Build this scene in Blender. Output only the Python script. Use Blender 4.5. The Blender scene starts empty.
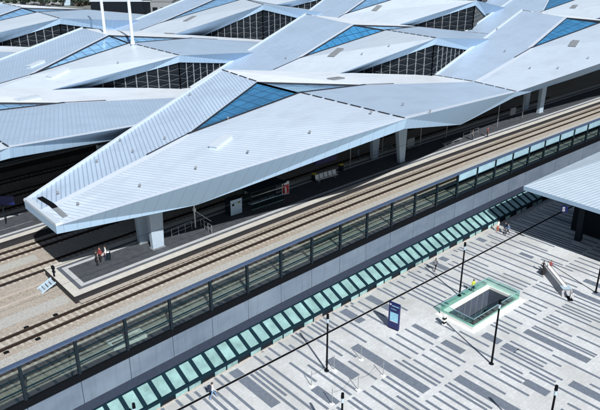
import bpy, bmesh, math, random
from mathutils import Vector, Matrix
R = math.radians
rnd = random.Random(7)
scene = bpy.context.scene
COL = scene.collection

# ------------------------------------------------------------------ world, sun, camera
SUN_AZ, SUN_EL = R(251), R(43)          # direction the sun stands in, from +X counter-clockwise
world = bpy.data.worlds.new("World"); scene.world = world; world.use_nodes = True
wn = world.node_tree.nodes; wl = world.node_tree.links
for n in list(wn): wn.remove(n)
sky = wn.new('ShaderNodeTexSky'); sky.sky_type = 'NISHITA'; sky.sun_disc = False
sky.sun_elevation = SUN_EL
sky.sun_rotation = math.atan2(math.cos(SUN_AZ), math.sin(SUN_AZ))
sky.altitude = 200
bg = wn.new('ShaderNodeBackground'); bg.inputs['Strength'].default_value = 0.058
wo = wn.new('ShaderNodeOutputWorld')
wl.new(sky.outputs[0], bg.inputs[0]); wl.new(bg.outputs[0], wo.inputs[0])
sd = bpy.data.lights.new('sun', 'SUN'); sd.energy = 4.7; sd.angle = R(0.7); sd.color = (1, .98, .945)
so = bpy.data.objects.new('sun', sd); COL.objects.link(so)
tosun = Vector((math.cos(SUN_AZ)*math.cos(SUN_EL), math.sin(SUN_AZ)*math.cos(SUN_EL), math.sin(SUN_EL)))
so.rotation_euler = tosun.to_track_quat('Z', 'Y').to_euler(); so.location = tosun*200

cam = bpy.data.cameras.new('camera'); cam.sensor_width = 36; cam.lens = 656.6/600*36
cam.clip_start = .5; cam.clip_end = 6000
co = bpy.data.objects.new('camera', cam); COL.objects.link(co); scene.camera = co
CAMH = 40.0
co.location = (0, 0, CAMH); co.rotation_euler = (R(66.8), 0, R(-41.1))
scene.view_settings.view_transform = 'Standard'; scene.view_settings.look = 'None'
scene.view_settings.exposure = 0.2; scene.view_settings.gamma = 1.0
scene.view_settings.use_curve_mapping = False
scene.cycles.max_bounces = 8; scene.cycles.transparent_max_bounces = 16

# survey helpers: where a sight line of the photograph meets a horizontal plane
fw = R(48.9); th = R(23.2); FPX = 656.6
Fv = Vector((math.cos(fw)*math.cos(th), math.sin(fw)*math.cos(th), -math.sin(th)))
Rv = Vector((math.sin(fw), -math.cos(fw), 0)); Dv = Fv.cross(Rv)
if Dv.z > 0: Dv = -Dv
Cv = Vector((0, 0, CAMH))
def at(x, y, z=0.):
    r = Rv*(x-300) + Dv*(y-205) + Fv*FPX
    return Cv + r*((z-Cv.z)/r.z)
def on_row(x, y, Y0):
    """where a sight line crosses the vertical sheet that follows the railway at Y0"""
    X = 50.
    r = Rv*(x-300) + Dv*(y-205) + Fv*FPX
    for _ in range(60):
        P = Cv + r*((Y0+cv(X))/r.y); X = P.x
    return P
def cv(X): return -.00044*(100-X)**2 if X < 100 else 0.0     # the gentle curve of the railway

# ------------------------------------------------------------------ materials
MATS = {}
class NT:
    def __init__(s, name):
        s.m = bpy.data.materials.new(name); s.m.use_nodes = True; s.t = s.m.node_tree
        s.b = s.t.nodes['Principled BSDF']; MATS[name] = s.m
    def n(s, t, **k):
        n = s.t.nodes.new(t)
        for a, v in k.items(): setattr(n, a, v)
        return n
    def l(s, a, b): s.t.links.new(a, b)
    def obj(s): return s.n('ShaderNodeTexCoord').outputs['Object']
    def noise(s, scale, detail=4, vec=None, rough=.6, stretch=None):
        n = s.n('ShaderNodeTexNoise'); n.inputs['Scale'].default_value = scale
        n.inputs['Detail'].default_value = detail; n.inputs['Roughness'].default_value = rough
        v = vec or s.obj()
        if stretch:
            mp = s.n('ShaderNodeMapping'); mp.inputs['Scale'].default_value = stretch
            s.l(v, mp.inputs[0]); v = mp.outputs[0]
        s.l(v, n.inputs['Vector']); return n.outputs['Fac']
    def ramp(s, fac, stops, interp='LINEAR'):
        r = s.n('ShaderNodeValToRGB'); r.color_ramp.interpolation = interp
        e = r.color_ramp.elements
        while len(e) < len(stops): e.new(.5)
        for i, (p, c) in enumerate(stops):
            e[i].position = p; e[i].color = (*c, 1) if len(c) == 3 else c
        s.l(fac, r.inputs[0]); return r.outputs[0]
    def mix(s, fac, a, b, mode='MIX'):
        m = s.n('ShaderNodeMix', data_type='RGBA', blend_type=mode)
        if isinstance(fac, (int, float)): m.inputs[0].default_value = fac
        else: s.l(fac, m.inputs[0])
        for i, v in ((6, a), (7, b)):
            if isinstance(v, tuple): m.inputs[i].default_value = (*v, 1)
            else: s.l(v, m.inputs[i])
        return m.outputs[2]
    def math(s, op, a, b=None, c=None):
        m = s.n('ShaderNodeMath', operation=op)
        for i, v in enumerate((a, b, c)):
            if v is None: continue
            if isinstance(v, (int, float)): m.inputs[i].default_value = v
            else: s.l(v, m.inputs[i])
        return m.outputs[0]
    def bump(s, h, strength=.3, dist=.02):
        b = s.n('ShaderNodeBump'); b.inputs['Strength'].default_value = strength; b.inputs['Distance'].default_value = dist
        s.l(h, b.inputs['Height']); s.l(b.outputs[0], s.b.inputs['Normal'])
    def set(s, col=None, rough=None, metal=None, spec=None):
        if col is not None:
            if isinstance(col, tuple): s.b.inputs['Base Color'].default_value = (*col, 1)
            else: s.l(col, s.b.inputs['Base Color'])
        if rough is not None: s.b.inputs['Roughness'].default_value = rough
        if metal is not None: s.b.inputs['Metallic'].default_value = metal
        if spec is not None: s.b.inputs['Specular IOR Level'].default_value = spec
        return s.m
def plain(name, col, rough=.6, metal=0, var=.12, scale=3.0, spec=None):
    t = NT(name)
    f = t.noise(scale, 5)
    c = t.ramp(f, [(.3, tuple(v*(1-var) for v in col)), (.7, tuple(min(1, v*(1+var)) for v in col))])
    return t.set(c, rough, metal, spec)

def stripes(t, d, pitch, duty):
    """line mask for strips of sheet metal laid along direction d (world xy)"""
    sx = t.n('ShaderNodeSeparateXYZ'); t.l(t.obj(), sx.inputs[0])
    u = t.math('ADD', t.math('MULTIPLY', sx.outputs[0], -d[1]/pitch), t.math('MULTIPLY', sx.outputs[1], d[0]/pitch))
    fr = t.math('FRACT', u)
    line = t.math('GREATER_THAN', fr, 1-duty)
    fl = t.math('FLOOR', u)
    wn_ = t.n('ShaderNodeTexWhiteNoise', noise_dimensions='1D'); t.l(fl, wn_.inputs['W'])
    return line, wn_.outputs['Value'], fr
def roofmat(name, col, d, pitch, duty=.16, dark=.72, rough=.38):
    t = NT(name)
    line, w, fr = stripes(t, d, pitch, duty)
    big = t.noise(.05, 4); fine = t.noise(.9, 6, stretch=(1, 1, 1))
    c = t.ramp(big, [(.3, tuple(v*.93 for v in col)), (.7, tuple(min(1, v*1.04) for v in col))])
    c = t.mix(t.math('MULTIPLY', w, .10), c, tuple(v*.62 for v in col))
    c = t.mix(t.math('MULTIPLY', t.math('SUBTRACT', fine, .35), .22), c, tuple(v*.6 for v in col))
    du = t.noise(.35, 6, rough=.7, stretch=(.5 if abs(d[0]) < .6 else 2, 1.0, 1)); c = t.mix(t.ramp(du, [(.48, (0, 0, 0)), (.78, (.75, .75, .75))]), c, tuple(v*.72 for v in col))
    c = t.mix(line, c, tuple(v*d for v, d in zip(col, (dark*.96, dark, dark*1.05))))
    t.set(c, rough, .05)
    tri = t.math('PINGPONG', fr, .5)
    t.bump(t.math('ADD', t.math('MULTIPLY', line, 1.0), t.math('MULTIPLY', fine, .2)), .45, .05)
    return t.m
DA = (.375, .927); DB = (-.39, .92)
M = {}
M['roof_blue_a'] = roofmat('painted sky tint roof sheet', (.50, .625, .78), DA, .47, .26, .66)  # bluish sky reflection of these facets is mixed into the base colour
M['roof_white_a'] = roofmat('painted sheen roof sheet', (.61, .71, .82), DB, .46, .28, .75)  # paler sheen of these facets is mixed into the base colour
M['roof_blue_b'] = roofmat('painted sky tint roof sheet fine', (.435, .555, .70), DA, .5, .24, .84)  # rear roofs: the facets' sky tint is painted in as well
M['roof_white_b'] = roofmat('painted sheen roof sheet fine', (.66, .75, .83), DB, .5, .24, .88)  # rear roofs: the facets' lighter sheen is painted in as well
M['roof_bright'] = roofmat('white painted sheen roof sheet', (.84, .90, .96), DB, .6, .14, .93)  # glare of the falling back slopes, painted in as a whiter colour
M['flash'] = plain('plain flashing sheet', (.62, .70, .80), .42, .1, .04)
def fasciamat():
    t = NT('fascia panels'); sx = t.n('ShaderNodeSeparateXYZ'); t.l(t.obj(), sx.inputs[0])
    u = t.math('MULTIPLY', sx.outputs[0], 1/1.25); fr = t.math('FRACT', u); line = t.math('GREATER_THAN', fr, .95)
    w = t.n('ShaderNodeTexWhiteNoise', noise_dimensions='1D'); t.l(t.math('FLOOR', u), w.inputs['W'])
    c = t.mix(t.math('MULTIPLY', w.outputs['Value'], .28), (.34, .48, .63), (.30, .435, .58))
    c = t.mix(line, c, (.27, .37, .48)); t.set(c, .5, .05); t.bump(t.math('MULTIPLY', line, -1.0), .4, .03); return t.m
M['fascia'] = fasciamat()
M['rim'] = plain('white rim metal', (.60, .68, .76), .4, .1, .05)
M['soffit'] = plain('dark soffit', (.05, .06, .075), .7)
M['joint'] = plain('black joint rubber', (.02, .025, .035), .7)
def skymat(name, col):
    t = NT(name); sx = t.n('ShaderNodeSeparateXYZ'); t.l(t.obj(), sx.inputs[0])
    g = None
    for o, p in ((0, 1.9), (1, 1.9)):
        k = t.math('GREATER_THAN', t.math('FRACT', t.math('MULTIPLY', sx.outputs[o], 1/p)), .93)
        g = k if g is None else t.math('MAXIMUM', g, k)
    n = t.noise(.5, 5)
    c = t.ramp(n, [(.3, tuple(v*.75 for v in col)), (.7, tuple(min(1, v*1.25) for v in col))])
    c = t.mix(g, c, tuple(v*.35 for v in col)); t.set(c, .12, 0, .8); return t.m
M['skyl_blue'] = skymat('blue rooflight glass', (.045, .20, .40))
M['skyl_deep'] = skymat('deep blue rooflight glass', (.012, .10, .26))
M['skyl_pale'] = skymat('pale blue rooflight glass', (.22, .43, .68))
M['col'] = plain('painted steel column', (.42, .52, .62), .5, .1, .06)
M['mast'] = plain('pale mast', (.68, .76, .82), .4, .1, .04)
M['darkmetal'] = plain('dark blue black steel', (.010, .018, .026), .6, 0, spec=.15)
M['navy'] = plain('navy steel beam', (.006, .022, .034), .6, 0, spec=.1)
M['capblue'] = plain('blue barrier cap', (.06, .095, .17), .55, 0)
M['black'] = plain('black paint', (.006, .007, .009), .8, spec=.04)
M['white'] = plain('white paint', (.78, .78, .76), .5, 0, .06)
M['grey'] = plain('grey paint', (.22, .24, .26), .6)
M['steel'] = plain('steel', (.45, .47, .49), .35, .7)
M['screenbar'] = plain('dim screen bars', (.085, .10, .11), .6)
M['yellow'] = plain('yellow paint', (.75, .55, .03), .5)
M['hivis'] = plain('high visibility cloth', (.55, .6, .05), .8)
M['red'] = plain('red paint', (.62, .03, .03), .5)
M['orange'] = plain('orange red paint', (.5, .13, .07), .5)
M['signblue'] = plain('sign blue', (.006, .012, .10), .4)
M['signlight'] = plain('pale blue print', (.30, .60, .85), .5, 0, .35, 9)
M['cabinet'] = plain('light blue grey cabinet', (.42, .54, .64), .5)
M['skin'] = plain('skin', (.55, .33, .23), .6)
M['hair'] = plain('dark hair', (.03, .02, .015), .6)
M['cloth_navy'] = plain('navy cloth', (.02, .03, .06), .85)
M['cloth_white'] = plain('white cloth', (.75, .75, .75), .85)
M['cloth_jeans'] = plain('jeans', (.16, .26, .42), .85)
M['cloth_grey'] = plain('grey cloth', (.2, .2, .22), .85)
M['cloth_red'] = plain('red cloth', (.28, .05, .05), .85)
M['cloth_black'] = plain('black cloth', (.015, .015, .018), .85)
M['wood'] = plain('grey wood', (.30, .31, .33), .7)
def plazamat():
    t = NT('pale plaza paving'); v = t.obj()
    br = t.n('ShaderNodeTexBrick'); t.l(v, br.inputs['Vector']); br.inputs['Scale'].default_value = 1
    br.inputs['Mortar Size'].default_value = .012; br.inputs['Brick Width'].default_value = .6; br.inputs['Row Height'].default_value = .35
    br.inputs['Color1'].default_value = (.63, .66, .68, 1); br.inputs['Color2'].default_value = (.70, .725, .745, 1); br.inputs['Mortar'].default_value = (.47, .49, .50, 1)
    n1 = t.noise(.18, 7, rough=.65); n2 = t.noise(2.2, 6, rough=.7)
    c = t.mix(t.ramp(n1, [(.42, (0, 0, 0)), (.75, (1, 1, 1))]), br.outputs[0], (.45, .46, .45))
    c = t.mix(t.ramp(n2, [(.35, (.45, .45, .45)), (.6, (0, 0, 0))]), c, (.44, .45, .45))
    # worn and dusty towards the station wall
    sx = t.n('ShaderNodeSeparateXYZ'); t.l(v, sx.inputs[0])
    mr = t.n('ShaderNodeMapRange'); mr.inputs[1].default_value = 38; mr.inputs[2].default_value = 46; t.l(sx.outputs[1], mr.inputs[0])
    n3 = t.noise(.5, 5)
    f = t.math('MULTIPLY', mr.outputs[0], t.math('MULTIPLY', n3, 1.1))
    c = t.mix(f, c, (.33, .33, .31))
    t.set(c, .75); t.bump(n2, .15, .01); return t.m
M['plaza'] = plazamat()
def stripemat():
    t = NT('blue grey paving strips'); n = t.noise(3, 6, rough=.7); n1 = t.noise(.3, 5)
    c = t.ramp(n, [(.3, (.115, .14, .185)), (.7, (.19, .225, .28))])
    c = t.mix(t.ramp(n1, [(.45, (0, 0, 0)), (.75, (.6, .6, .6))]), c, (.16, .18, .2))
    t.set(c, .75); return t.m
M['stripe'] = stripemat()
def ballastmat():
    t = NT('railway ballast'); v = t.obj()
    vo = t.n('ShaderNodeTexVoronoi'); vo.inputs['Scale'].default_value = 9; t.l(v, vo.inputs['Vector'])
    c = t.ramp(vo.outputs['Color'], [(0, (.17, .145, .12)), (.5, (.345, .30, .25)), (1, (.50, .45, .385))])
    n = t.noise(.35, 6, stretch=(.25, 1, 1)); c = t.mix(t.ramp(n, [(.35, (0, 0, 0)), (.7, (.7, .7, .7))]), c, (.44, .425, .395))
    n2 = t.noise(2.5, 6); c = t.mix(t.ramp(n2, [(.5, (0, 0, 0)), (.7, (.55, .55, .55))]), c, (.47, .37, .29))
    n4 = t.noise(6, 3); c = t.mix(t.ramp(n4, [(.62, (0, 0, 0)), (.7, (.7, .7, .7))]), c, (.15, .13, .11))
    t.set(c, .9); t.bump(vo.outputs['Distance'], .6, .05); return t.m
M['ballast'] = ballastmat()
M['walk'] = plain('pale gravel path', (.41, .41, .39), .9, 0, .2, 4)
M['duct'] = plain('cable duct concrete', (.43, .39, .35), .85, 0, .12, 2)
M['sleeper'] = plain('concrete sleeper', (.47, .44, .39), .85, 0, .2, 2)
M['rail'] = plain('rusty rail', (.035, .022, .018), .55, .3)
M['railtop'] = plain('rail running surface', (.22, .20, .18), .3, .8)
M['pslate'] = plain('platform slate paving', (.06, .068, .082), .8, 0, .28, 1.2)
M['pwhite'] = plain('pale platform edge slabs', (.56, .55, .51), .75, 0, .1, 1.5)
M['pdark'] = plain('dark platform strip', (.10, .115, .14), .8, 0, .15, 1.5)
M['plight'] = plain('light tactile strip', (.47, .49, .51), .8, 0, .1, 1.5)
M['pface'] = plain('platform side', (.02, .02, .024), .9)
def wallmat():
    t = NT('blue grey cladding wall'); n = t.noise(1.2, 6, stretch=(.3, 1, 1)); n2 = t.noise(.12, 3)
    c = t.ramp(n, [(.3, (.12, .16, .22)), (.7, (.16, .205, .27))])
    c = t.mix(t.ramp(n2, [(.4, (0, 0, 0)), (.7, (.6, .6, .6))]), c, (.22, .275, .345))
    st = t.noise(2.0, 5, stretch=(1.6, 1.6, .12)); c = t.mix(t.ramp(st, [(.5, (0, 0, 0)), (.75, (.5, .5, .5))]), c, (.09, .115, .155)); t.set(c, .5, .1); return t.m
M['wall'] = wallmat()
M['walllow'] = plain('slate wall base', (.03, .04, .066), .8, 0, spec=.2)
M['rooflow'] = roofmat('side roof sheet', (.62, .74, .84), (.985, -.17), .55, .3, .66)
M['pane'] = plain('teal glazing', (.235, .39, .385), .16, 0, .28, .7, .6)
M['panew'] = plain('low window glass', (.26, .42, .42), .2, 0, .45, .6)
M['panepink'] = plain('pale reflecting low glass', (.42, .37, .35), .3, 0, .4, .8)
M['panepale'] = plain('pale blue barrier glass', (.30, .46, .54), .25, 0, .15, .8)  # sky reflection of the upper barrier panes put into a pale colour
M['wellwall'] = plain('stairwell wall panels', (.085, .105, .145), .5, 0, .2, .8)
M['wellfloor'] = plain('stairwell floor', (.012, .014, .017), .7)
M['asph'] = plain('dark facade glass', (.008, .012, .018), .6, spec=.15)
M['leaf'] = plain('foliage', (.055, .085, .06), .8, 0, .4, 1.5)
M['bark'] = plain('bark', (.09, .065, .045), .9)
M['earth'] = plain('far ground', (.17, .19, .18), .95, 0, .25, .05)
def glassmat(name, tint, gl=.12, rough=.03):
    t = NT(name); t.t.nodes.remove(t.b)
    tr = t.n('ShaderNodeBsdfTransparent'); tr.inputs[0].default_value = (*tint, 1)
    g = t.n('ShaderNodeBsdfGlossy'); g.inputs['Roughness'].default_value = rough
    lw = t.n('ShaderNodeLayerWeight'); lw.inputs[0].default_value = .5
    mx = t.n('ShaderNodeMixShader'); t.l(t.math('ADD', t.math('MULTIPLY', t.math('POWER', lw.outputs['Facing'], 4), .5), gl), mx.inputs[0])
    t.l(tr.outputs[0], mx.inputs[1]); t.l(g.outputs[0], mx.inputs[2])
    t.l(mx.outputs[0], t.t.nodes['Material Output'].inputs[0]); return t.m
M['glass'] = glassmat('green tinted barrier glass', (.56, .65, .63), .07)
M['glasspale'] = glassmat('balustrade glass', (.74, .92, .87), .06)

# ------------------------------------------------------------------ mesh helpers
def prop(o, label=None, cat=None, group=None, kind=None):
    if label: o['label'] = label
    if cat: o['category'] = cat
    if group: o['group'] = group
    if kind: o['kind'] = kind
    return o
def empty(name, loc, label=None, cat=None, group=None, rz=0):
    o = bpy.data.objects.new(name, None); COL.objects.link(o); o.location = loc; o.rotation_euler = (0, 0, rz)
    o.empty_display_size = .2
    return prop(o, label, cat, group)
class MB:
    def __init__(s): s.v = []; s.f = []; s.m = []; s.mats = []
    def mi(s, m):
        if m not in s.mats: s.mats.append(m)
        return s.mats.index(m)
    def face(s, pts, m):
        i = len(s.v); s.v += [tuple(p) for p in pts]; s.f.append(tuple(range(i, i+len(pts)))); s.m.append(s.mi(m)); return s
    def hexa(s, b, t, m):
        """b, t: four bottom and four top corners, same order, counter-clockwise from above"""
        i = len(s.v); s.v += [tuple(p) for p in b] + [tuple(p) for p in t]
        q = [(3, 2, 1, 0), (4, 5, 6, 7), (0, 1, 5, 4), (1, 2, 6, 5), (2, 3, 7, 6), (3, 0, 4, 7)]
        k = s.mi(m)
        for a in q: s.f.append(tuple(i+j for j in a)); s.m.append(k)
        return s
    def box(s, x0, y0, z0, x1, y1, z1, m):
        return s.hexa([(x0, y0, z0), (x1, y0, z0), (x1, y1, z0), (x0, y1, z0)], [(x0, y0, z1), (x1, y0, z1), (x1, y1, z1), (x0, y1, z1)], m)
    def bar(s, p, q, w, h, m, up=Vector((0, 0, 1))):
        p = Vector(p); q = Vector(q); d = (q-p).normalized(); a = d.cross(up)
        if a.length < 1e-4: a = d.cross(Vector((1, 0, 0)))
        a = a.normalized()*w/2; b = a.cross(d).normalized()*h/2
        return s.hexa([p-a-b, p+a-b, q+a-b, q-a-b], [p-a+b, p+a+b, q+a+b, q-a+b], m)
    def cyl(s, p, q, r0, r1, m, n=10, cap=True):
        p = Vector(p); q = Vector(q); d = (q-p).normalized(); a = d.cross(Vector((0, 0, 1)))
        if a.length < 1e-4: a = Vector((1, 0, 0))
        a.normalize(); b = d.cross(a); i = len(s.v); k = s.mi(m)
        for c, r in ((p, r0), (q, r1)):
            for j in range(n):
                t = 2*math.pi*j/n; s.v.append(tuple(c+a*math.cos(t)*r+b*math.sin(t)*r))
        for j in range(n): s.f.append((i+j, i+(j+1) % n, i+n+(j+1) % n, i+n+j)); s.m.append(k)
        if cap:
            s.f.append(tuple(i+j for j in reversed(range(n)))); s.m.append(k)
            s.f.append(tuple(i+n+j for j in range(n))); s.m.append(k)
        return s
    def ball(s, c, rx, ry, rz, m, nu=10, nv=7):
        i = len(s.v); k = s.mi(m); c = Vector(c)
        s.v.append(tuple(c+Vector((0, 0, rz))))
        for a in range(1, nv):
            ph = math.pi*a/nv
            for b in range(nu):
                t = 2*math.pi*b/nu; s.v.append(tuple(c+Vector((rx*math.sin(ph)*math.cos(t), ry*math.sin(ph)*math.sin(t), rz*math.cos(ph)))))
        s.v.append(tuple(c-Vector((0, 0, rz)))); last = len(s.v)-1
        for b in range(nu): s.f.append((i, i+1+b, i+1+(b+1) % nu)); s.m.append(k)
        for a in range(nv-2):
            for b in range(nu):
                p = i+1+a*nu
                s.f.append((p+b, p+nu+b, p+nu+(b+1) % nu, p+(b+1) % nu)); s.m.append(k)
        p = i+1+(nv-2)*nu
        for b in range(nu): s.f.append((p+b, last, p+(b+1) % nu)); s.m.append(k)
        return s
    def build(s, name, parent=None, loc=None, bevel=0, **k):
        me = bpy.data.meshes.new(name); 
        me.from_pydata(s.v, [], s.f)
        for m in s.mats: me.materials.append(M[m])
        me.polygons.foreach_set('material_index', s.m); me.update()
        o = bpy.data.objects.new(name, me); COL.objects.link(o)
        if parent: o.parent = parent
        if loc is not None: o.location = loc
        if bevel:
            b = o.modifiers.new('bevel', 'BEVEL'); b.width = bevel; b.segments = 2; b.limit_method = 'ANGLE'
        return prop(o, **k)
def copy_tree(o, parent=None):
    c = o.copy(); COL.objects.link(c); c.parent = parent
    for ch in list(o.children): copy_tree(ch, c)
    return c
def xs(a, b, step):
    n = max(1, int(round((b-a)/step))); return [a+(b-a)*i/n for i in range(n+1)]
def ribbon(mb, x0, x1, y0, y1, z, m, step=3.0):
    """flat strip following the railway's curve"""
    X = xs(x0, x1, step)
    for a, b in zip(X, X[1:]):
        mb.face([(a, y0+cv(a), z), (b, y0+cv(b), z), (b, y1+cv(b), z), (a, y1+cv(a), z)], m)
    return mb
def ribbox(mb, x0, x1, y0, y1, z0, z1, m, step=4.0):
    X = xs(x0, x1, step)
    for a, b in zip(X, X[1:]):
        mb.hexa([(a, y0+cv(a), z0), (b, y0+cv(b), z0), (b, y1+cv(b), z0), (a, y1+cv(a), z0)],
                [(a, y0+cv(a), z1), (b, y0+cv(b), z1), (b, y1+cv(b), z1), (a, y1+cv(a), z1)], m)
    return mb

# ------------------------------------------------------------------ ground
ZT = 6.0       # track formation level
ZR = 6.2       # rail head
ZP = 6.85      # platform top
HX0, HX1, HY0, HY1 = 53.3, 61.6, 32.75, 36.35        # stairwell opening
g = MB()
for (x0, x1, y0, y1) in ((-140, HX0, -60, 48.3), (HX1, 360, -60, 48.3), (HX0, HX1, -60, HY0), (HX0, HX1, HY1, 48.3)):
    g.face([(x0, y0, 0), (x1, y0, 0), (x1, y1, 0), (x0, y1, 0)], 'plaza')
g.build('plaza_paving', kind='structure')
g = MB(); X = xs(-200, 420, 4)
for a, b in zip(X, X[1:]): g.face([(a, 48.7+cv(a), ZT), (b, 48.7+cv(b), ZT), (b, 215+cv(b), ZT), (a, 215+cv(a), ZT)], 'ballast')
g.build('track_bed', kind='structure')
g = MB(); g.face([(-2500, -1500, -.6), (3500, -1500, -.6), (3500, -60, -.6), (-2500, -60, -.6)], 'earth')
g.face([(-2500, -60, -.6), (-140, -60, -.6), (-140, 4000, -.6), (-2500, 4000, -.6)], 'earth')
g.face([(360, -60, -.6), (3500, -60, -.6), (3500, 120, -.6), (360, 120, -.6)], 'earth')
g.face([(-140, 190, ZT-.06), (3500, 190, ZT-.06), (3500, 4000, ZT-.06), (-140, 4000, ZT-.06)], 'earth')
g.build('far_ground', kind='structure')

# drain channel
g = MB(); g.box(-40, 42.25, -.02, 200, 42.52, .006, 'black'); g.build('drain_channel', kind='structure')

# paving strips ------------------------------------------------------------
rects = []
def strip(x, w, y0, y1): rects.append((x-w/2, x+w/2, min(y0, y1), max(y0, y1)))
TH, TK = .30, 1.15
YA, YB, YC, YD = 33.5, 24.8, 16.1, 7.4; GAP = .30
def X_at(px, py): return at(px, py).x
# band between the drain and the first light joint (and on to the wall)
known0 = []
def s_pts(p, q, w, both=False):
    a, b = at(*p), at(*q); x = (a.x+b.x)/2; strip(x, w, a.y, b.y); return x
K = []
K.append(s_pts((351, 347.6), (430, 389), TK)); K.append(s_pts((328, 359.6), (357, 376.7), TK)); K.append(s_pts((234, 370), (275, 406), 1.1))
K.append(s_pts((369, 296), (390, 310), 1.1)); K.append(s_pts((343, 310), (362, 322), 1.1)); K.append(s_pts((413, 325), (438, 338), .7))
K.append(s_pts((482.6, 334.8), (501, 342), 1.1)); K.append(s_pts((520, 253), (533, 258), .8)); K.append(s_pts((563, 287), (579, 293), .9))
K.append(s_pts((525, 331), (589.5, 361), 1.05)); K.append(s_pts((503.5, 345), (517, 350.8), 1.0)); K.append(s_pts((524, 382), (549, 393.5), 1.05))
K.append(s_pts((455.5, 378), (520, 412.5), 1.1)); K.append(s_pts((570.5, 383), (604, 400), 1.1)); K.append(s_pts((577.6, 294), (606, 304), .9))
for px, py, px2, py2 in ((517, 349.5, 547.5, 363.5), (513.5, 352.5, 544, 366.5), (509.5, 341.5, 562, 366), (500, 348.5, 563, 380), (500, 353.5, 556, 382),
        (500, 366.8, 527, 380), (500, 371.3, 522, 383), (543, 318.5, 558.5, 325.5), (546.5, 316.5, 561.5, 323.5), (549.5, 314.8, 604, 339), (555, 310.5, 604, 331.5),
        (561.5, 306.5, 606, 324.5), (564.5, 304.5, 606, 321.5), (530.5, 328, 596, 356), (533, 326.6, 598, 354.5), (444.5, 385, 487, 410), (448.5, 382.5, 492, 409),
        (464.5, 371.5, 506, 394), (472.5, 366, 530, 395), (359, 301, 390, 320), (351.5, 305, 385, 325.5), (384, 287.5, 404, 299.5), (253, 369.5, 286, 396), (290, 344.5, 328, 372.5),
        (290, 362.5, 316, 382), (331, 340.5, 356, 357.5), (386, 376.5, 419.5, 397), (402, 360.5, 441, 383), (394, 360.5, 437.5, 385.5), (520, 233.5, 554, 247.5), (520, 240.5, 547, 251.5), (541, 259, 573, 271.5)):
    a, b = at(px, py), at(px2, py2); x = (a.x+b.x)/2; strip(x, .30, a.y, b.y)
def clear(x, w, y0, y1, mg=.2):
    for (a, b, c, d) in rects:
        if x+w/2+mg > a and x-w/2-mg < b and y1 > c+.1 and y0 < d-.1: return False
    return True
r2 = random.Random(41)
for (b0, b1) in ((YD, YC), (YC, YB), (YB, YA), (YA, 42.385), (42.385, 45.6), (-2, YD)):
    lo, hi = b0+(GAP/2 if b0 not in (42.385,) else .14), b1-(GAP/2 if b1 < 42 else .14 if b1 < 43 else 0)
    x = 8.
    while x < 130:
        u = r2.random(); 
        if u < .78: segs = [(.30, lo, hi)]; adv = .30
        elif u < .83: segs = [(1.0, lo, lo+(hi-lo)*r2.choice((.35, .6, 1)))]; adv = 1.0
        elif u < .85: segs = [(1.0, hi-(hi-lo)*r2.choice((.3, .5)), hi)]; adv = 1.0
        elif u < .93: l = (hi-lo)*r2.choice((.3, .45, .7)); segs = [(.30, lo, lo+l)]; adv = .3
        else: l = (hi-lo)*r2.choice((.3, .45, .7)); segs = [(.30, hi-l, hi)]; adv = .3
        if b0 == 42.385: segs = [(w, max(a, lo), hi-r2.random()*.8) for w, a, b in segs[:1]]
        for w, a, b in segs:
            if clear(x+w/2, w, a, b) and b > a: rects.append((x, x+w, a, b))
        x += adv + r2.choice((.32, .4, .6, .8, .95, 1.1))
for (b0, b1) in ((YC, YB), (YB, YA), (YA, 42.385), (42.385, 45.6)):
    lo, hi = b0+(.15 if b0 != 42.385 else .14), b1-(.15 if b1 < 42 else .14 if b1 < 43 else 0)
    for parts in (1, 2):
        x = 8.
        while x < 110:
            L_ = (hi-lo)/parts
            for i in range(parts):
                a = lo+L_*i+(.0 if i == 0 else .5); b = lo+L_*(i+1)-(.0 if i == parts-1 else .5)
                if b-a > 1 and clear(x, .3, a, b, .62 if parts == 1 else .5) and r2.random() < (.8 if parts == 1 else .35): rects.append((x-.15, x+.15, a, b))
            x += .13
g = MB()
def cut(rs, hole):
    out = []
    hx0, hx1, hy0, hy1 = hole
    for (a, b, c, d) in rs:
        if b <= hx0 or a >= hx1 or d <= hy0 or c >= hy1: out.append((a, b, c, d)); continue
        if c < hy0: out.append((a, b, c, hy0))
        if d > hy1: out.append((a, b, hy1, d))
    return out
rr = cut(rects, (52.2, 63.1, 31.9, 37.4))
rr = cut(rr, (-50, 200, 42.2, 42.56))
for (a, b, c, d) in rr: g.face([(a, c, .004), (b, c, .004), (b, d, .004), (a, d, .004)], 'stripe')
g.build('paving_strips', kind='structure')

# ------------------------------------------------------------------ tracks
def track(Y0, x0, x1, label):
    e = empty('railway_track', (x0, Y0+cv(x0), ZT), label, 'railway track', 'railway tracks')
    T = Matrix.Translation(-Vector(e.location))
    def loc(mb): mb.v = [tuple(Vector(v)-e.location) for v in mb.v]; return mb
    for s in (-1, 1):
        m = MB(); y = Y0+s*.7525
        ribbox(m, x0, x1, y-.075, y+.075, ZT+.03, ZR-.03, 'rail', 3); ribbox(m, x0, x1, y-.04, y+.04, ZR-.03, ZR, 'railtop', 3)
        ribbox(m, x0, x1, y-.25, y+.25, ZT+.045, ZT+.07, 'rail', 3)
        loc(m).build('rail', e)
    m = MB(); x = x0+.3
    while x < x1:
        sl = .00088*(100-x) if x < 100 else 0; c = cv(x)+Y0; d = Vector((1, sl, 0)).normalized(); n = Vector((-d.y, d.x, 0)); p = Vector((x, c, ZT+.01))
        m.hexa([p-n*1.3-d*.13, p-n*1.3+d*.13, p+n*1.3+d*.13, p+n*1.3-d*.13][0:1]+[p-n*1.3+d*.13, p+n*1.3+d*.13, p+n*1.3-d*.13],
               [q+Vector((0, 0, .03)) for q in (p-n*1.3-d*.12, p-n*1.3+d*.12, p+n*1.3+d*.12, p+n*1.3-d*.12)], 'sleeper')
        x += .66
    loc(m).build('sleepers', e, kind='stuff')
    return e
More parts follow.
